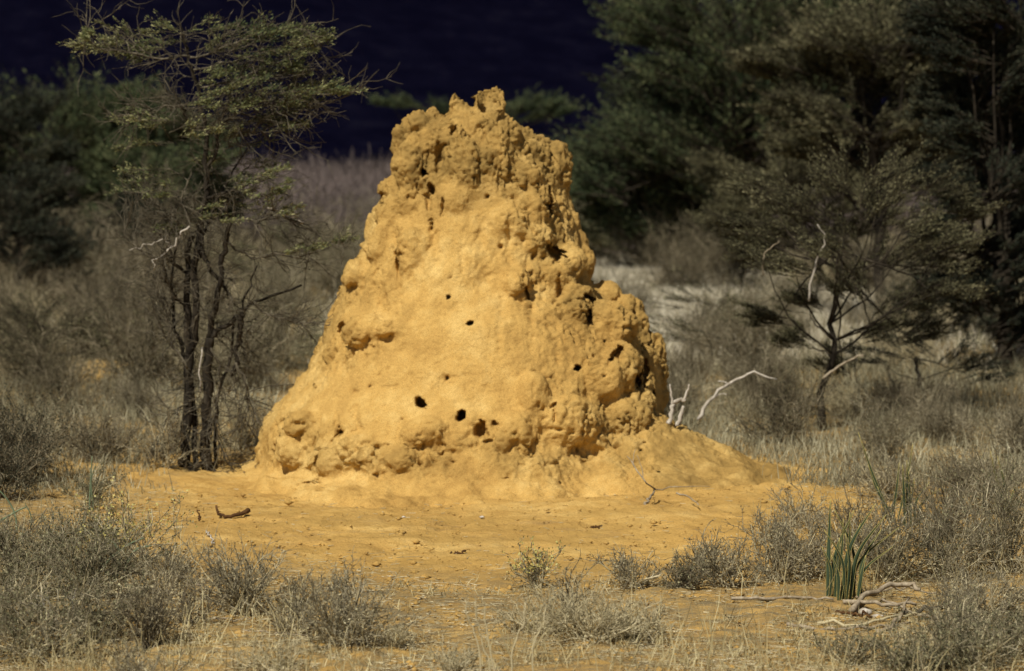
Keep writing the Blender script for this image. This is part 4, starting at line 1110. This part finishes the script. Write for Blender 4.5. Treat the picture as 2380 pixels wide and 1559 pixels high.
def cover():
    rng = np.random.default_rng(31)
    # dry grass behind and beside the mound
    n = 19500
    py = 350 + 1 / rng.uniform(1 / 800, 1 / 170, n); px = rng.uniform(-600, 2980, n)
    x = np.empty(n); y = np.empty(n)
    for i in range(n): x[i], y[i] = on_ground(px[i], py[i])
    keep = ((x + .38) ** 2 / 2.05 ** 2 + (y - DM) ** 2 / 1.95 ** 2 > 1)
    keep &= ~((px > 330) & (px < 1900) & (py > 1085))
    keep &= ~((px > 250) & (px < 600) & (py > 990) & (rng.random(n) < .5))
    keep &= ~((np.abs(px - 1908) < 70) & (np.abs(py - 985) < 36) & (rng.random(n) < .8))
    keep &= ~((np.abs(px - 232) < 48) & (np.abs(py - 868) < 40))
    keep &= ~((px > 640) & (px < 1520) & (py > 860) & (y > 19))
    x, y = x[keep], y[keep]
    per = 30
    X = np.repeat(x, per) + rng.normal(0, .13, len(x) * per) * (1 + np.repeat(y, per) * .012)
    Y = np.repeat(y, per) + rng.normal(0, .16, len(x) * per)
    hc = rng.uniform(.08, .36, len(x)) * np.where(y < 24, .8, 1.0)
    h = np.repeat(hc, per) * rng.uniform(.5, 1.1, len(X))
    mb = MB(); blades(mb, X, Y, h, rng, .0035 + 0.0, .4)
    tag(mb.obj("dry_grass", M["straw_far"]), "dry straw grass growing between the shrubs around the clearing", "grass", kind="stuff")
    # bright open patch of pale grass at the right behind the mound
    n = 60000
    x0, y0 = on_ground(1560, 690)
    X = rng.normal(x0 - .2, 1.9, n); Y = rng.normal(y0 + 1, 8.0, n)
    k = Y > 31; X, Y = X[k], Y[k]
    mb = MB(); blades(mb, X, Y, rng.uniform(.12, .35, len(X)), rng, .008, .35)
    tag(mb.obj("pale_grass", leaf_mat("pale_grass", (.46, .42, .31), (.62, .58, .46), (.76, .72, .60), .2, .4)), "sunlit patch of pale grass beyond the right shoulder of the mound", "grass", kind="stuff")
    # foreground tufts of short straw
    n = 900
    px = rng.uniform(-50, 2430, n); py = rng.uniform(1290, 1600, n)
    x = np.empty(n); y = np.empty(n)
    for i in range(n): x[i], y[i] = on_ground(px[i], py[i])
    dens = np.clip((py - 1330) / 200, 0.05, 1) + (px < 420) * .5 + (px > 1850) * .5
    dens *= np.where((px > 880) & (px < 1150), .35, 1)
    k = rng.random(n) < dens * .8; x, y = x[k], y[k]
    per = 16
    X = np.repeat(x, per) + rng.normal(0, .05, len(x) * per); Y = np.repeat(y, per) + rng.normal(0, .06, len(x) * per)
    mb = MB(); blades(mb, X, Y, rng.uniform(.025, .11, len(X)), rng, .0026, .7)
    tag(mb.obj("short_grass", M["straw"]), "short withered tufts scattered over the foreground earth", "grass", kind="stuff")
    # long thin dry grass standing in and between the near bushes
    n = 430
    px = rng.uniform(-50, 2430, n); py = rng.uniform(1200, 1600, n)
    x = np.empty(n); y = np.empty(n)
    for i in range(n): x[i], y[i] = on_ground(px[i], py[i])
    k = (px < 440) | (px > 1720) | ((py > 1430) & ((px < 880) | (px > 1130))); k &= ~((px > 1760) & (px < 2200) & (py > 1400) & (py < 1500)); x, y = x[k], y[k]
    X = np.repeat(x, 6) + rng.normal(0, .06, len(x) * 6); Y = np.repeat(y, 6) + rng.normal(0, .06, len(x) * 6)
    mb = MB(); blades(mb, X, Y, rng.uniform(.10, .36, len(X)), rng, .0022, .38)
    tag(mb.obj("tall_dry_grass", M["straw"]), "thin tall straw grass standing among the near bushes", "grass", kind="stuff")
    # twig and leaf litter lying on the earth
    n = 26000
    px = rng.uniform(-60, 2440, n); py = rng.uniform(1120, 1600, n)
    x = np.empty(n); y = np.empty(n)
    for i in range(n): x[i], y[i] = on_ground(px[i], py[i])
    dens = np.clip((py - 1250) / 250, 0.05, 1) + (px < 420) * .6 + (px > 1850) * .6
    k = rng.random(n) < dens; x, y = x[k], y[k]
    th = rng.uniform(0, np.pi, len(x)); L = rng.uniform(.012, .09, len(x)) * rng.uniform(.4, 1, len(x)) * np.where(rng.random(len(x)) < .04, 2.2, 1)
    z = gheight(x, y) + .012
    d = np.stack([np.cos(th) * L, np.sin(th) * L, rng.normal(0, .06, len(x)) * L], 1)
    p = np.stack([x, y, z], 1)
    mb = MB(); prisms(mb, p - d / 2, p + d / 2, rng.uniform(.001, .0035, len(x)), np.full(len(x), .0012))
    tag(mb.obj("twig_litter", M["twig_pale"]), "broken straw and twig litter strewn on the foreground earth", "litter", kind="stuff")
    # clods of earth
    n = 3200
    px = rng.uniform(200, 2400, n); py = rng.uniform(1140, 1600, n)
    mb = MB()
    a = np.array([(1, 0, 0), (-1, 0, 0), (0, 1, 0), (0, -1, 0), (0, 0, 1), (0, 0, -1)], float)
    f = [(0, 2, 4), (2, 1, 4), (1, 3, 4), (3, 0, 4), (2, 0, 5), (1, 2, 5), (3, 1, 5), (0, 3, 5)]
    for i in range(n):
        x_, y_ = on_ground(px[i], py[i])
        s = rng.uniform(.004, .012) * (1 + (rng.random() < .06) * 1.5)
        mb.add(a * s * rng.uniform(.6, 1.3, (6, 1)) * np.array([1.2, 1.2, .7]) + np.array([x_, y_, gz(x_, y_) + .008]), None, f)
    tag(mb.obj("earth_clods", M["soil"]), "small crumbs and clods of earth on the bare ground", "clods", kind="stuff")
cover()

# ------------------------------------------------------------------ sticks, dead wood, plants with shape of their own
def gpt(px, py, z=0.0):
    x, y = on_ground(px, py); return np.array([x, y, gz(x, y) + z])

def branch(name, label, pts, r0, r1, mat, rng, group=None, side=(), cat="branch", sides=7, wob=.006, n=14):
    """pts in world space; side: list of (point lists, r0, r1)"""
    P = np.array(pts); base = P[0].copy()
    o_mb = MB()
    def kinked(p, m, w):
        c = smooth_path(p, m); u = np.linspace(0, len(p) - 1, m)
        l = np.stack([np.interp(u, np.arange(len(p)), p[:, k]) for k in range(3)], 1)
        q = .3 * c + .7 * l; q[1:] += rng.normal(0, w, (m - 1, 3)); return q
    n = max(n, 2 * len(P))
    tube(o_mb, kinked(P - base, n, wob), np.linspace(r0, r1, n), sides, .12, rng)
    for q, a, b in side: tube(o_mb, kinked(np.array(q) - base, 8, wob * .6), np.linspace(a, b, 8), max(5, sides - 2), .08, rng)
    o = o_mb.obj(name, M[mat], None, True); o.location = base
    return tag(o, label, cat, group)

rb = np.random.default_rng(21)
# white forked dead branch against the mound's right flank
d0 = 20.85
A = lambda px, py, d: at(px, py, d)
branch("dead_branch", "bleached white forked branch standing against the right foot of the mound",
       [A(1552, 985, d0), A(1560, 960, d0), A(1566, 938, d0), A(1580, 928, d0), A(1592, 932, d0)], .020, .013, "bleached", rb,
       side=[([A(1563, 944, d0), A(1560, 915, d0), A(1557, 892, d0)], .011, .006), ([A(1588, 931, d0), A(1596, 912, d0), A(1602, 892, d0)], .011, .006), ([A(1574, 990, d0), A(1582, 965, d0), A(1588, 944, d0)], .018, .012)], sides=8)
d1 = 23.0
branch("dead_branch", "long crooked bleached branch lying raised in the scrub right of the mound",
       [A(1622, 975, d1), A(1635, 950, d1), A(1665, 915, d1), A(1690, 893, d1), A(1720, 880, d1), A(1750, 865, d1), A(1775, 872, d1), A(1803, 881, d1)], .016, .008, "bleached", rb,
       side=[([A(1690, 893, d1), A(1678, 885, d1), A(1668, 886, d1)], .008, .005), ([A(1655, 925, d1), A(1680, 915, d1), A(1690, 918, d1)], .006, .004)], sides=8)
d2 = 24.2
branch("dead_branch", "thin pale dead branch hanging in the brown thorn bush",
       [A(1880, 700, d2), A(1885, 650, d2), A(1900, 600, d2), A(1915, 570, d2), A(1918, 550, d2), A(1900, 520, d2)], .010, .004, "bleached", rb)
branch("dead_branch", "thin curved grey branch left of the hanging pale one",
       [A(1775, 640, d2), A(1773, 600, d2), A(1785, 580, d2), A(1810, 560, d2)], .007, .004, "stick", rb)
branch("dead_branch", "bright tan stick slanting up in the scrub below the brown thorn bush",
       [A(1912, 880, 24.4), A(1950, 850, 24.4), A(1990, 830, 24.4), A(2008, 822, 24.4)], .012, .008, "stick", rb)
# curved dark driftwood on the bare ground
branch("driftwood", "dark curved piece of rotten wood lying on the bare ground in front of the acacia",
       [gpt(503, 1205) + np.array([0, 0, .085]), gpt(510, 1206, .035), gpt(525, 1207, .015), gpt(545, 1206, .018), gpt(565, 1204, .02), gpt(577, 1200, .045)], .008, .018, "rotwood", rb, cat="wood")
branch("driftwood", "short dark stub of wood left of the curved driftwood", [gpt(463, 1216, .0), gpt(464, 1214, .03), gpt(462, 1214, .075)], .007, .005, "rotwood", rb, cat="wood")
branch("driftwood", "small dark wood chip in the middle of the bare ground", [gpt(1048, 1279, .012), gpt(1065, 1280, .008), gpt(1082, 1278, .016)], .010, .007, "rotwood", rb, cat="wood")
branch("driftwood", "dark flat wood splinter near the dark streak right of centre", [gpt(1372, 1221, .01), gpt(1386, 1222, .008), gpt(1400, 1220, .012)], .009, .006, "rotwood", rb, cat="wood")
branch("stick", "short bleached stick on the sand left of centre", [gpt(480, 1250, .02), gpt(488, 1262, .02), gpt(497, 1276, .008)], .006, .005, "bleached", rb, cat="stick")
branch("stick", "pale fallen branch slanting from the flowering plant to the silver bush",
       [gpt(385, 1352, .03), gpt(430, 1368, .05), gpt(470, 1385, .04), gpt(500, 1398, .02)], .010, .005, "stick", rb, cat="stick")
branch("stick", "straw yellow stick leaning beside the silver bush", [gpt(455, 1460, .0), gpt(462, 1440, .04), gpt(480, 1430, .12)], .005, .004, "twig_pale", rb, cat="stick")
branch("stick", "thin pale stick lying flat below the silver bush", [gpt(475, 1460, .01), gpt(530, 1462, .012), gpt(590, 1456, .01)], .005, .003, "stick", rb, cat="stick")
branch("stick", "long thin stick on the earth left of the wide grey bush", [gpt(560, 1482, .01), gpt(650, 1488, .012), gpt(720, 1493, .012)], .005, .003, "stick", rb, cat="stick")
branch("stick", "pale arched twig on the right of the wide grey bush", [gpt(780, 1470, .08), gpt(840, 1478, .09), gpt(900, 1490, .04), gpt(940, 1500, .008)], .005, .003, "twig_pale", rb, cat="stick")
branch("stick", "thin dark stick in the small gap at bottom centre right", [gpt(1650, 1466, .012), gpt(1680, 1472, .012), gpt(1705, 1458, .016), gpt(1722, 1446, .02)], .004, .003, "rotwood", rb, cat="stick")
branch("stick", "grey fallen branch in front of the bushes at the right end of the clearing", [gpt(1700, 1402, .02), gpt(1780, 1404, .025), gpt(1860, 1398, .03), gpt(1935, 1404, .03)], .010, .006, "stick", rb, cat="stick")
# twig with side shoots lying on the mound's right slope
bt = [gpt(1500, 1186, .02), gpt(1514, 1178, .06), gpt(1524, 1165, .08)]
branch("fallen_twig", "forked dry twig lying on the lower right slope of the mound", bt, .010, .007, "stick", rb, cat="twig",
       side=[([bt[2], gpt(1500, 1175, .16), gpt(1475, 1170, .26), gpt(1458, 1165, .33)], .007, .003), ([bt[2], gpt(1560, 1175, .12), gpt(1600, 1172, .12), gpt(1650, 1170, .11)], .005, .002),
             ([gpt(1572, 1182, .10), gpt(1600, 1184, .08), gpt(1626, 1192, .05)], .008, .004), ([gpt(1500, 1175, .16), gpt(1492, 1172, .25), gpt(1480, 1170, .34)], .004, .002),
             ([gpt(1475, 1170, .26), gpt(1470, 1168, .31), gpt(1478, 1165, .38)], .003, .002)], sides=6)
# stick pile bottom right
pile = [
    ("thick grey branch on top of the stick pile at lower right", [(1980, 1425, .03), (2010, 1405, .06), (2060, 1392, .10), (2110, 1388, .10), (2138, 1392, .07)], .018, .012, "stick"),
    ("bent grey branch crossing the middle of the stick pile", [(1960, 1408, .03), (2000, 1412, .05), (2060, 1420, .06), (2130, 1415, .05)], .014, .008, "stick"),
    ("dark branch under the right half of the stick pile", [(2080, 1430, .02), (2140, 1425, .04), (2200, 1412, .05), (2260, 1405, .04)], .014, .008, "bark_grey"),
    ("long straw coloured pole at the front of the stick pile", [(1830, 1448, .012), (1890, 1458, .02), (1960, 1462, .02), (2040, 1455, .02), (2120, 1442, .015)], .012, .006, "stick"),
    ("pale pole lying parallel behind the front one", [(1900, 1446, .012), (1990, 1450, .02), (2080, 1438, .03), (2160, 1425, .04)], .010, .006, "twig_pale"),
    ("curved brown stick rising from the front pole", [(2040, 1462, .012), (2075, 1450, .02), (2095, 1435, .05), (2110, 1410, .07)], .012, .007, "stick"),
    ("thin grey stick reaching right from the stick pile", [(2160, 1432, .02), (2230, 1432, .03), (2290, 1420, .03), (2340, 1418, .03)], .008, .005, "stick"),
    ("short dark stick at the left end of the stick pile", [(1940, 1425, .012), (1980, 1428, .02), (2030, 1436, .02)], .010, .006, "rotwood"),
    ("thin crooked stick in the centre of the stick pile", [(2050, 1405, .05), (2090, 1416, .05), (2140, 1432, .03), (2200, 1440, .02)], .008, .004, "stick"),
    ("thin pale stick behind the top branch of the pile", [(1990, 1395, .03), (2050, 1384, .05), (2120, 1378, .05), (2180, 1385, .03)], .007, .004, "stick"),
]
for lb, pts, a, b, m in pile:
    branch("stick", lb, [gpt(*p) for p in pts], a, b, m, rb, "sticks of the brushwood pile", cat="stick", wob=.008)

# stones / bleached chips
def stone(label, px, py, s, mat, name="stone"):
    rng = np.random.default_rng(int(px)); V = []
    S, K = 14, 9
    for k in range(K + 1):
        ph = math.pi * k / K
        for i in range(S):
            th = 2 * math.pi * i / S
            p = Vector((math.sin(ph) * math.cos(th), math.sin(ph) * math.sin(th), math.cos(ph)))
            d = 1 + .35 * noise.noise(p * 1.6 + Vector((px, py, 0)))
            V.append((p.x * s * 1.2 * d, p.y * s * d, p.z * s * .6 * d))
    i = np.arange(S); j = (i + 1) % S
    F = np.concatenate([np.stack([i + k * S, i + (k + 1) * S, j + (k + 1) * S, j + k * S], 1) for k in range(K)])
    mb = MB(); mb.add(V, F)
    o = mb.obj(name, M[mat], None, True); o.location = gpt(px, py, s * .25)
    tag(o, label, "stone")
stone("small white stone on the sand below the mound's left foot", 938, 1202, .012, "bleached")
stone("small white stone on the sand right of the first", 1120, 1197, .014, "bleached")
stone("white chip of bone or stone amid the stick pile", 2010, 1420, .035, "bleached")
stone("cream coloured stone under the stick pile", 2040, 1428, .025, "bleached")
stone("pale stone at the bottom edge right of centre", 1935, 1470 + 55, .02, "bleached")

# sword-leaved plants
def sword_plant(label, px, py, leaves_px, rng, name="sword_leaved_plant"):
    base = gpt(px, py)
    t = thing(name, label, "plant", tuple(base))
    for (bx, tipx, tipy, w, bend) in leaves_px:
        w *= .68
        b = gpt(bx, py) - base + np.array([0, rng.uniform(-.06, .06), 0])
        tip = at(tipx, tipy, base[1] + rng.uniform(-.08, .08)) - base
        mid = (b + tip) / 2 + np.array([bend * .1, 0, 0.02])
        P = smooth_path([b, mid, tip], 12)
        tt = np.linspace(0, 1, 12)
        wd = w * np.clip(np.minimum(.55 + tt * 1.6, (1 - tt) * 1.7 + .06), .05, 1)
        T = nrm(np.gradient(P, axis=0)); ang = rng.uniform(-.7, .7)
        side = nrm(np.cross(T, np.array([math.sin(ang), -math.cos(ang), 0.0]))); nor = np.cross(side, T)
        # channelled blade with thickness: cross-section of 6 points
        cs = [(-1, 0.25), (-.5, -.1), (0, -.3), (.5, -.1), (1, .25), (0, .05)]
        V = np.concatenate([P + side * (c[0] * wd)[:, None] + nor * (c[1] * wd)[:, None] for c in cs])
        V = V.reshape(6, 12, 3).transpose(1, 0, 2).reshape(-1, 3)
        i = np.arange(6); j = (i + 1) % 6
        F = np.concatenate([np.stack([i + k * 6, j + k * 6, j + (k + 1) * 6, i + (k + 1) * 6], 1) for k in range(11)])
        mb = MB(); mb.add(V, F)
        lf = mb.obj("leaf", M["sword"], t, True)
        e = MB()
        for sg in (-1, 1):
            tube(e, P + side * (sg * wd)[:, None] + nor * (.25 * wd)[:, None], np.full(12, .0011), 4)
        e.obj("leaf_margin", M["sword_edge"], lf)
    return t
rl = np.random.default_rng(8)
sword_plant("stiff dark green sword leaved plant standing left of the stick pile", 1950, 1392,
            [(1922, 1930, 1160, .018, 0), (1930, 1985, 1185, .017, -.3), (1940, 1952, 1250, .017, 0), (1955, 2035, 1170, .018, -.5), (1965, 1965, 1240, .016, .2),
             (1975, 2060, 1195, .018, -.6), (1985, 1940, 1185, .015, .5), (1990, 2012, 1290, .015, 0), (1945, 1932, 1290, .014, .2), (2000, 2048, 1230, .015, -.5), (1935, 1960, 1205, .013, .2), (1960, 1915, 1230, .012, .5), (1972, 2090, 1225, .013, -.8), (1950, 2000, 1215, .014, -.2), (1968, 1975, 1190, .012, .1), (1990, 2075, 1270, .012, -.6), (1928, 1910, 1270, .012, .3)], rl)
sword_plant("taller thin sword leaved plant with one very long slanting leaf, right of the mound", 2075, 1215,
            [(2075, 1995, 1005, .012, -.2), (2080, 2018, 1080, .014, -.3), (2072, 2090, 1075, .013, .1), (2085, 2122, 1030, .010, .1), (2066, 2040, 1130, .010, -.1)], rl)
sword_plant("group of dark green sword leaves right of the tall thin one", 2112, 1225,
            [(2105, 2098, 1080, .016, 0), (2112, 2108, 1070, .016, 0), (2118, 2112, 1095, .014, 0), (2125, 2160, 1120, .013, -.4), (2130, 2185, 1135, .013, -.5), (2135, 2142, 1165, .012, 0), (2100, 2125, 1110, .012, .2)], rl)
sword_plant("single dark sword leaf tuft at the right edge", 2345, 1215, [(2345, 2318, 1060, .012, .1), (2350, 2302, 1048, .008, -.2), (2340, 2362, 1120, .010, 0)], rl)

# arching green succulent stems at lower left
def arching(label, px, py, arcs):
    base = gpt(px, py); t = thing("succulent_vine", label, "plant", tuple(base))
    for pts, r in arcs:
        P = [at(a, b, base[1] + c) - base for a, b, c in pts]
        mb = MB(); n = 16
        tube(mb, smooth_path(P, n), np.linspace(r, r * .5, n), 7)
        mb.obj("stem", M["stem_green"], t, True)
arching("arching pale green leafless stems over the grey bush at lower left", 268, 1372,
        [([(300, 1385, 0), (290, 1340, 0), (300, 1300, 0), (320, 1275, 0), (352, 1268, 0)], .010), ([(262, 1350, -.1), (275, 1330, -.1), (277, 1285, -.1), (265, 1262, -.1), (252, 1254, -.1)], .010),
         ([(235, 1330, -.05), (255, 1300, -.05), (300, 1265, -.05), (335, 1250, -.05)], .008), ([(262, 1352, -.1), (245, 1325, -.1), (240, 1300, -.1)], .007),
         ([(140, 1400, -.1), (200, 1405, -.1), (240, 1440, -.1)], .006)])
arching("arching green leafless stems at the left picture edge", 10, 1260,
        [([(-20, 1220, 0), (10, 1205, 0), (35, 1190, 0), (60, 1178, 0)], .009), ([(-30, 1290, 0), (0, 1275, 0), (40, 1262, 0), (75, 1258, 0)], .008), ([(40, 1240, 0), (36, 1200, 0), (20, 1165, 0), (-10, 1130, 0)], .008), ([(70, 1250, .1), (72, 1200, .1), (58, 1170, .1)], .006)])
arching("two thin upright green stems behind the small pale plant at left", 212, 1200, [([(208, 1185, 0), (210, 1130, 0), (214, 1060, 0)], .007), ([(218, 1185, 0), (212, 1120, 0), (222, 1080, 0)], .005)])

# tall pale stalks in the foreground
def stalks(label, px, py, tips, mat="twig_pale", name="dry_stalks", r=.005):
    base = gpt(px, py); t = thing(name, label, "plant", tuple(base)); rng = np.random.default_rng(int(px))
    for bx, pts in tips:
        P = [gpt(bx, py) - base] + [at(a, b, base[1]) - base for a, b in pts]
        mb = MB(); Q = smooth_path(P, 14, rng, .003); tube(mb, Q, np.linspace(r, r * .45, 14), 5)
        T = grow(Q[None], 10, .06, 2, rng, .5, .2, (0, 0, .1), .3); paths_to(mb, T, .0018, .001)
        mb.obj("stalk", M[mat], t)
stalks("tall pale crooked stalks rising at bottom centre", 1130, 1600, [(1150, [(1130, 1520), (1112, 1460), (1105, 1400)]), (1120, [(1110, 1500), (1090, 1440), (1082, 1395)]), (1185, [(1195, 1500), (1215, 1450), (1222, 1400)]), (1240, [(1240, 1500), (1262, 1450), (1268, 1400)]), (1160, [(1135, 1500), (1128, 1430), (1122, 1390)])])
stalks("straw yellow upright stalks in the bottom left corner", 180, 1590, [(150, [(152, 1530), (156, 1490)]), (170, [(168, 1540), (160, 1508)]), (190, [(192, 1530), (186, 1500)]), (210, [(215, 1520), (222, 1490)]), (225, [(238, 1530), (250, 1495)]), (200, [(204, 1550), (204, 1515)])], "straw")
stalks("single bent pale stalk right of the pale straw clump", 1500, 1500, [(1480, [(1500, 1450), (1502, 1410), (1500, 1385)])])
stalks("thin pale stalk leaning in front of the right bushes", 1745, 1395, [(1745, [(1755, 1360), (1765, 1335)])], r=.004)
stalks("pale stalks sticking out of the grey bush at lower left", 120, 1500, [(160, [(140, 1460), (120, 1420), (110, 1390)]), (185, [(178, 1450), (170, 1410), (172, 1380)]), (110, [(112, 1440), (102, 1400)])], "bleached", r=.004)
stalks("thin pale stalk rising from the silver bush", 590, 1440, [(590, [(630, 1340), (660, 1280)]), (540, [(545, 1350), (525, 1300)])], r=.004)
stalks("tall dark dry stalk between the sword leaved plants", 1960, 1240, [(1975, [(1968, 1150), (1945, 1090)]), (1990, [(2000, 1150), (1985, 1100)])], "twig_brown", r=.004)
